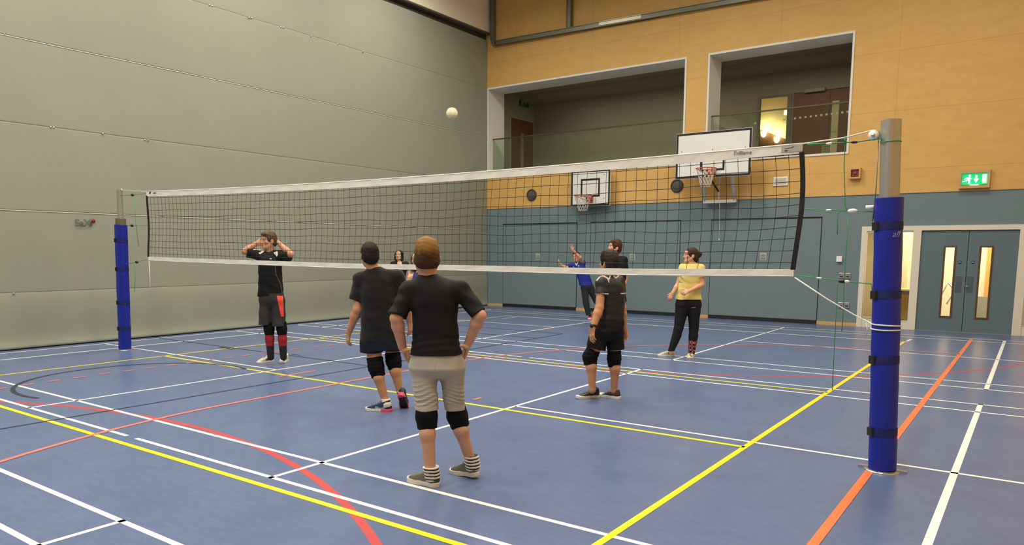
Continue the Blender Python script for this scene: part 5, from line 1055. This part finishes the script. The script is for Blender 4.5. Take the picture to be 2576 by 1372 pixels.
Gl = [loft(rows(J, s, [(1731, 776, 26, .10, 0), (1732, 768, 32, .13, 0), (1732, 748, 29, .12, 0)]), k=.06), cap(J(1717, 770), knL, .108, .070, k=.03), cap(knL, anL, .070, .044, k=.02, cuts=[(anL+ZV*.01, -ZV)]), cap(J(1746, 770), knR, .108, .072, k=.03), cap(knR, anR, .072, .046, k=.02, cuts=[(anR, -ZV)]), cap(knL+(anL-knL)*.3+RH*.014, anL, .062, .04, k=.03, cuts=[(anL+ZV*.01, -ZV)]), cap(knR+(anR-knR)*.3+RH*.014, anR, .064, .042, k=.03, cuts=[(anR, -ZV)])]
mesh_sdf('leggings', Gl, .006, [M_legg, mat('floral_coral', (190, 84, 76), .7), mat('floral_white', (190, 170, 160), .7), mat('pale_mark', (150, 146, 140), .6)], P, disp=lambda Q: .003*noise(Q, 20), facefn=lambda c, mi: np.where((c[:, 2] < .27) & (c[:, 2] > .08) & ((c-anR) @ RH > -.10), np.where(np.sin(c[:, 2]*95+3*np.sin(c[:, 0]*60)) > .55, 1, np.where(np.sin(c[:, 2]*120+4*np.sin(c[:, 0]*70)+2) > .85, 2, mi)), mi), paint=[('line', [(1740, 775), (1749, 774)], .9, 3)])
sk5 = mat('pale_beige_shoe', (206, 192, 156), .6, .05); sk6 = mat('olive_shoe_panel', (104, 96, 66), .6)
shoe(P, FL(1697, 897), FL(1657, 897), ZV, [sk5, sk6], .005, .095, .265, solemat=wsole, paint=[('poly', [(1680, 888), (1690, 884), (1694, 893), (1684, 895)], 0, 1)])
shoe(P, FL(1741, 898), FL(1728, 908), ZV, [sk5, sk6], .005, .095, .255, solemat=wsole, paint=[('line', [(1736, 893), (1741, 900)], 2, 1)])

# ---- far player in blue, arm raised
d0 = 17.75; J, s = setup(d0, '', (1465, 720))
P = empty('person', FL(1484, 806), 'person in a royal blue jersey with white v-neck leaning sideways with one arm raised', 'person')
hd = Head(J(1450, 647), 150, 0, -8, size=.95)
shL, shR = J(1440, 668), J(1466, 663); elL, elR = J(1424, 674, -.1), J(1459, 648, -.2); wrL, wrR = J(1412, 668, -.16), J(1441, 630, -.26)
hipL, hipR = J(1470, 722), J(1486, 718); knL, knR = J(1474, 764), J(1499, 756, .05); anL, anR = J(1481, 794), J(1512, 776, .3)
T6 = rows(J, s, [(1475, 719, 17.5, .12, 0), (1471, 703, 16.5, .115, 0), (1464, 686, 15.5, .12, 0), (1457, 670, 15, .115, 0), (1454, 663, 10, .09, 0), (1452, 659, 6, .06, 0)])
B = hd.prims(J(1453, 663), .052, True)+[loft(shrink(T6, .02)), cap(J(1450, 663), shL, .042, .044), cap(J(1456, 662), shR, .042, .044)]
B += arm(shL, elL, wrL, (.044, .037, .036, .026))+arm(shR, elR, wrR, (.046, .040, .038, .026))
B += hand(wrL, J(1406, 660, -.18)-wrL, RH+NH*.3, ZV, .3)+hand(wrR, J(1436, 616, -.28)-wrR, -RH*.3-NH, RH, .2)
skinmesh(P, B, 'peach', (216, 160, 130), .007, hd)
mesh_sdf('hair', hd.hair(.020, .014, .018, -.08), .007, [mat('dark_hair', (40, 32, 26), .62, .25, 40, spec=.18)], P, disp=lambda Q: .003*noise(Q, 60))
T = [loft(T6, k=.03), cap(J(1450, 664), shL, .048, .060, k=.05), cap(J(1457, 663), shR, .048, .062, k=.05), cap(shL, elL, .060, .064, cuts=[(shL+(elL-shL)*.75, unit(elL-shL))], k=.04), cap(shR, shR+V(0, 0, .06)-NH*.1, .062, .070, k=.03, cuts=[(shR+ZV*.03-NH*.05, unit(elR-shR))])]
mesh_sdf('jersey', T, .005, [M_bluesh, mat('white_trim', (226, 222, 216), .6)], P, disp=lambda Q: .005*noise(Q, 18), paint=[('line', [(1446, 660), (1450, 668), (1454, 659)], .9, 1), ('line', [(1455, 668), (1456, 671)], .8, 1), ('line', [(1442, 671), (1444, 673)], .8, 1)])
Gl = [loft(rows(J, s, [(1478, 728, 13, .09, 0), (1477, 722, 16, .115, 0), (1475, 712, 15, .11, 0)]), k=.06), cap(J(1471, 726), knL, .098, .070), cap(knL, anL, .070, .060, cuts=[(anL, -ZV)]), cap(J(1485, 725), knR, .098, .070), cap(knR, anR, .070, .056)]
mesh_sdf('track_trousers', Gl, .0075, [mat('charcoal_trousers', (34, 36, 38), .8)], P, disp=lambda Q: .004*noise(Q, 20))
pk = mat('bright_pink_shoe', (214, 44, 84), .6)
shoe(P, FL(1488, 802), FL(1474, 808), ZV, [pk], .007, .09, .26, solemat=wsole)
tq = J(1516, 782, .42); shoe(P, J(1513, 780, .34), tq+V(0, 0, -.05), unit(ZV*.6+NH*.5), [pk], .007, .09, .25, solemat=wsole)

# ---- player in black standing behind the wristwatch player
d0 = 12.4; J, s = setup(d0, '', (1555, 720))
fx = FL(1545, 874)
P = empty('person', fx, 'person with reddish brown hair and black t-shirt looking up, mostly hidden behind the wristwatch player', 'person')
hd = Head(J(1546, 624), 105, 14)
shL, shR = J(1532, 656), J(1568, 656); elL, elR = J(1522, 700), J(1573, 703); wrL, wrR = J(1530, 740, -.1), J(1562, 735, -.15)
hipL, hipR = J(1540, 752), J(1560, 752); knL, knR = J(1543, 812), J(1556, 812); anL, anR = J(1543, 862), J(1554, 862)
T7 = rows(J, s, [(1552, 760, 24, .13, 0), (1552, 730, 22, .12, 0), (1552, 690, 23, .125, 0), (1552, 665, 22, .12, 0), (1550, 652, 14, .09, 0), (1549, 647, 8, .06, 0)])
B = hd.prims(J(1549, 650), .058)+[loft(shrink(T7, .02)), cap(J(1545, 653), shL, .045, .048), cap(J(1555, 653), shR, .045, .048)]
B += arm(shL, elL, wrL, (.050, .042, .042, .030))+arm(shR, elR, wrR, (.050, .042, .042, .030))
B += hand(wrL, J(1536, 756, -.14)-wrL, RH, -NH, .5)+hand(wrR, J(1552, 748, -.2)-wrR, -RH, -NH, .5)
skinmesh(P, B, 'ruddy', (210, 150, 118), .007, hd)
mesh_sdf('hair', hd.hair(.034, .020, .020, -.075, extra=[hd.cp((-.04, .06, .09), (.04, .05, .095), .034, k=.02)]), .0065, [mat('auburn_hair', (78, 44, 30), .62, .3, 36, spec=.18)], P, disp=lambda Q: .004*noise(Q, 60)+.003*noise(Q, 28))
T = [loft(T7, k=.03), cap(J(1546, 654), shL, .055, .068, k=.05), cap(J(1554, 654), shR, .055, .068, k=.05), cap(shL, elL, .068, .074, cuts=[(shL+(elL-shL)*.7, unit(elL-shL))], k=.04), cap(shR, elR, .068, .074, cuts=[(shR+(elR-shR)*.7, unit(elR-shR))], k=.04)]
mesh_sdf('t_shirt', T, .007, [M_bjers], P, disp=lambda Q: .005*noise(Q, 18))
Gl = [loft(rows(J, s, [(1552, 775, 22, .12, 0), (1552, 745, 22, .12, 0)])), cap(hipL, knL, .085, .07), cap(knL, anL, .07, .058), cap(hipR, knR, .085, .07), cap(knR, anR, .07, .058)]
mesh_sdf('trousers', Gl, .008, [M_bjers], P)
for an in (anL, anR): h_ = V(an[0], an[1], 0)-fdir(105)*.07; shoe(P, h_, h_+fdir(105)*.2, ZV, [M_blackpl], .008, .09, .27, solemat=wsole)

# ---- dark haired woman far off by the curtain
d0 = 17.2; J, s = setup(d0, '', (1004, 700))
fx = J(1004, 700); fx[2] = 0
P = empty('person', fx, 'person with a dark chin-length bob and black scoop-neck top standing far off beside the curtain', 'person')
hd = Head(J(1003.5, 642), 172, 4, size=.95)
JJ = J
shL, shR = J(989, 665), J(1022, 665); elL, elR = J(983, 692), J(1030, 692); wrL, wrR = J(986, 712, -.1), J(1024, 712, -.15)
zf = lambda py: J(1004, py)
hipL, hipR = J(996, 720), J(1013, 720); knL, knR = J(996, 765), J(1013, 765); anL, anR = J(996, 797), J(1013, 797)
T8 = rows(J, s, [(1005, 722, 17, .12, 0), (1005, 700, 14.5, .11, 0), (1005, 682, 17, .13, 0), (1005, 668, 18, .12, 0), (1004, 661, 12, .085, 0), (1004, 657, 7, .06, 0)])
B = hd.prims(J(1004, 662), .050, True)+[loft(shrink(T8, .02)), cap(J(999, 661), shL, .042, .044), cap(J(1010, 661), shR, .042, .044)]
B += arm(shL, elL, wrL, (.044, .037, .036, .025))+arm(shR, elR, wrR, (.044, .037, .036, .025))
B += hand(wrL, J(990, 722, -.12)-wrL, RH, -NH, .5, .9)+hand(wrR, J(1018, 722, -.18)-wrR, -RH, -NH, .5, .9)
skinmesh(P, B, 'pale', (214, 168, 140), .0065, hd)
bob = [hd.e(0, -.02, .03, .098, .100, .098, .02), hd.cp((-.076, -.01, .02), (-.080, .0, -.105), .036, .040, .03), hd.cp((.076, -.01, .02), (.080, .0, -.105), .036, .040, .03), hd.cp((-.05, -.07, -.02), (-.05, -.06, -.11), .05, .045, .03), hd.cp((.05, -.07, -.02), (.05, -.06, -.11), .05, .045, .03), hd.e(0, .13, -.058, .060, .095, .106, .01, 's')]
mesh_sdf('hair', bob, .0065, [mat('black_brown_hair', (34, 26, 22), .62, .25, 36, spec=.18)], P, disp=lambda Q: .002*noise(Q, 60))
T = [loft(T8, k=.03), cap(J(1000, 664), shL, .048, .058, k=.05), cap(J(1009, 664), shR, .048, .058, k=.05), cap(shL, elL, .058, .058, cuts=[(shL+(elL-shL)*.55, unit(elL-shL))], k=.04), cap(shR, elR, .058, .058, cuts=[(shR+(elR-shR)*.55, unit(elR-shR))], k=.04), ell(J(1004, 659, -.13), (.095, .10, .085), None, .01, 's')]
mesh_sdf('scoop_neck_top', T, .007, [M_bjers], P, disp=lambda Q: .003*noise(Q, 18))
Gl = [loft(rows(J, s, [(1005, 735, 17, .12, 0), (1005, 715, 17, .12, 0)])), cap(hipL, knL, .085, .065), cap(knL, anL, .065, .048), cap(hipR, knR, .085, .065), cap(knR, anR, .065, .048)]
mesh_sdf('leggings', Gl, .008, [M_legg], P)
for an in (anL, anR): h_ = V(an[0], an[1], 0)+NH*.08; shoe(P, h_, h_-NH*.2, ZV, [M_blackpl], .008, .09, .26, solemat=wsole)

# ---- player in a purple vest hidden behind the front player
d0 = 10.3; J, s = setup(d0, '', (1060, 760))
fx = J(1062, 760); fx[2] = 0
P = empty('person', fx, 'person with long brown hair in a purple vest, almost hidden behind the grey-shorts player', 'person')
hd = Head(J(1051, 654), 165, 0, size=.95)
shL, shR = J(1034, 700), J(1088, 700); elL, elR = J(1024, 748), J(1098, 748); wrL, wrR = J(1020, 785, -.05), J(1098, 785, -.05)
hipL, hipR = J(1050, 780), J(1076, 780); knL, knR = J(1050, 850), J(1076, 850); anL, anR = J(1050, 910), J(1076, 910)
T9 = rows(J, s, [(1062, 785, 30, .13, 0), (1062, 745, 25, .115, 0), (1062, 715, 27, .13, 0), (1061, 697, 24, .11, 0), (1060, 686, 16, .08, 0)])
B = hd.prims(J(1060, 690), .050, True)+[loft(shrink(T9, .012)), cap(J(1052, 690), shL, .042, .046), cap(J(1068, 690), shR, .042, .046)]
B += arm(shL, elL, wrL, (.046, .039, .038, .026))+arm(shR, elR, wrR, (.046, .039, .038, .026))
B += hand(wrL, J(1020, 806, -.06)-wrL, RH, -NH, .4, .92)+hand(wrR, J(1098, 806, -.06)-wrR, -RH, -NH, .4, .92)
skinmesh(P, B, 'rosy', (222, 170, 140), .007, hd)
lh = [hd.e(0, -.02, .03, .098, .102, .098, .02), hd.cp((-.08, -.02, .02), (-.085, -.01, -.15), .036, .030, .03), hd.cp((.08, -.02, .02), (.085, -.01, -.15), .036, .030, .03), hd.cp((-.04, -.08, -.02), (-.05, -.08, -.18), .05, .04, .03), hd.cp((.04, -.08, -.02), (.05, -.08, -.18), .05, .04, .03), hd.e(0, .13, -.05, .064, .095, .115, .01, 's')]
mesh_sdf('hair', lh, .0065, [mat('chestnut_hair', (84, 56, 44), .62, .3, 36, spec=.18)], P, disp=lambda Q: .003*noise(Q, 50))
T = [loft(T9, k=.03), cap(J(1054, 689), J(1046, 694), .034, .042, k=.03), cap(J(1068, 689), J(1076, 694), .034, .042, k=.03), ell(J(1060, 684, -.12), (.075, .075, .08), None, .01, 's')]
mesh_sdf('vest', T, .007, [mat('purple_vest', (52, 40, 120), .7, .06)], P, disp=lambda Q: .003*noise(Q, 18))
Gl = [loft(rows(J, s, [(1062, 800, 30, .13, 0), (1062, 778, 30, .13, 0)])), cap(hipL, knL, .095, .068), cap(knL, anL, .066, .046), cap(hipR, knR, .095, .068), cap(knR, anR, .066, .046)]
mesh_sdf('leggings', Gl, .008, [M_legg], P)
for an in (anL, anR): h_ = V(an[0], an[1], 0)+NH*.08; shoe(P, h_, h_-NH*.2, ZV, [wsole], .008, .09, .26, solemat=wsole)

# ---- the ball in flight
c = at(1137, 286, 13.6); q = MB(); R = .106; n = 32; vs = []; fs = []
prof_ = [(R*math.sin(t), R*math.cos(t)) for t in np.linspace(-math.pi/2, math.pi/2, 21)]
q.lathe(c, unit(V(.4, .3, .8)), prof_, 32)
ball = empty('volleyball', c, 'cream volleyball in flight high in front of the grey-green curtain', 'ball')
q.build('ball_skin', mat('cream_ball_leather', (226, 214, 176), .6, .05, 20), ball)
q = MB()
for a in (V(1, 0, 0), V(0, 1, 0), V(0, 0, 1)):
    for off in (-.4, .4):
        u1 = unit(np.cross(a, V(.3, .5, .8))); v1 = np.cross(a, u1); rr = R*math.sqrt(1-off*off)
        q.tube([c+a*off*R+(u1*math.cos(t)+v1*math.sin(t))*rr for t in np.linspace(0, 2*math.pi, 40, False)], .0016, 4, closed=True)
q.build('ball_seams', mat('seam_grey', (150, 140, 116), .7), ball)
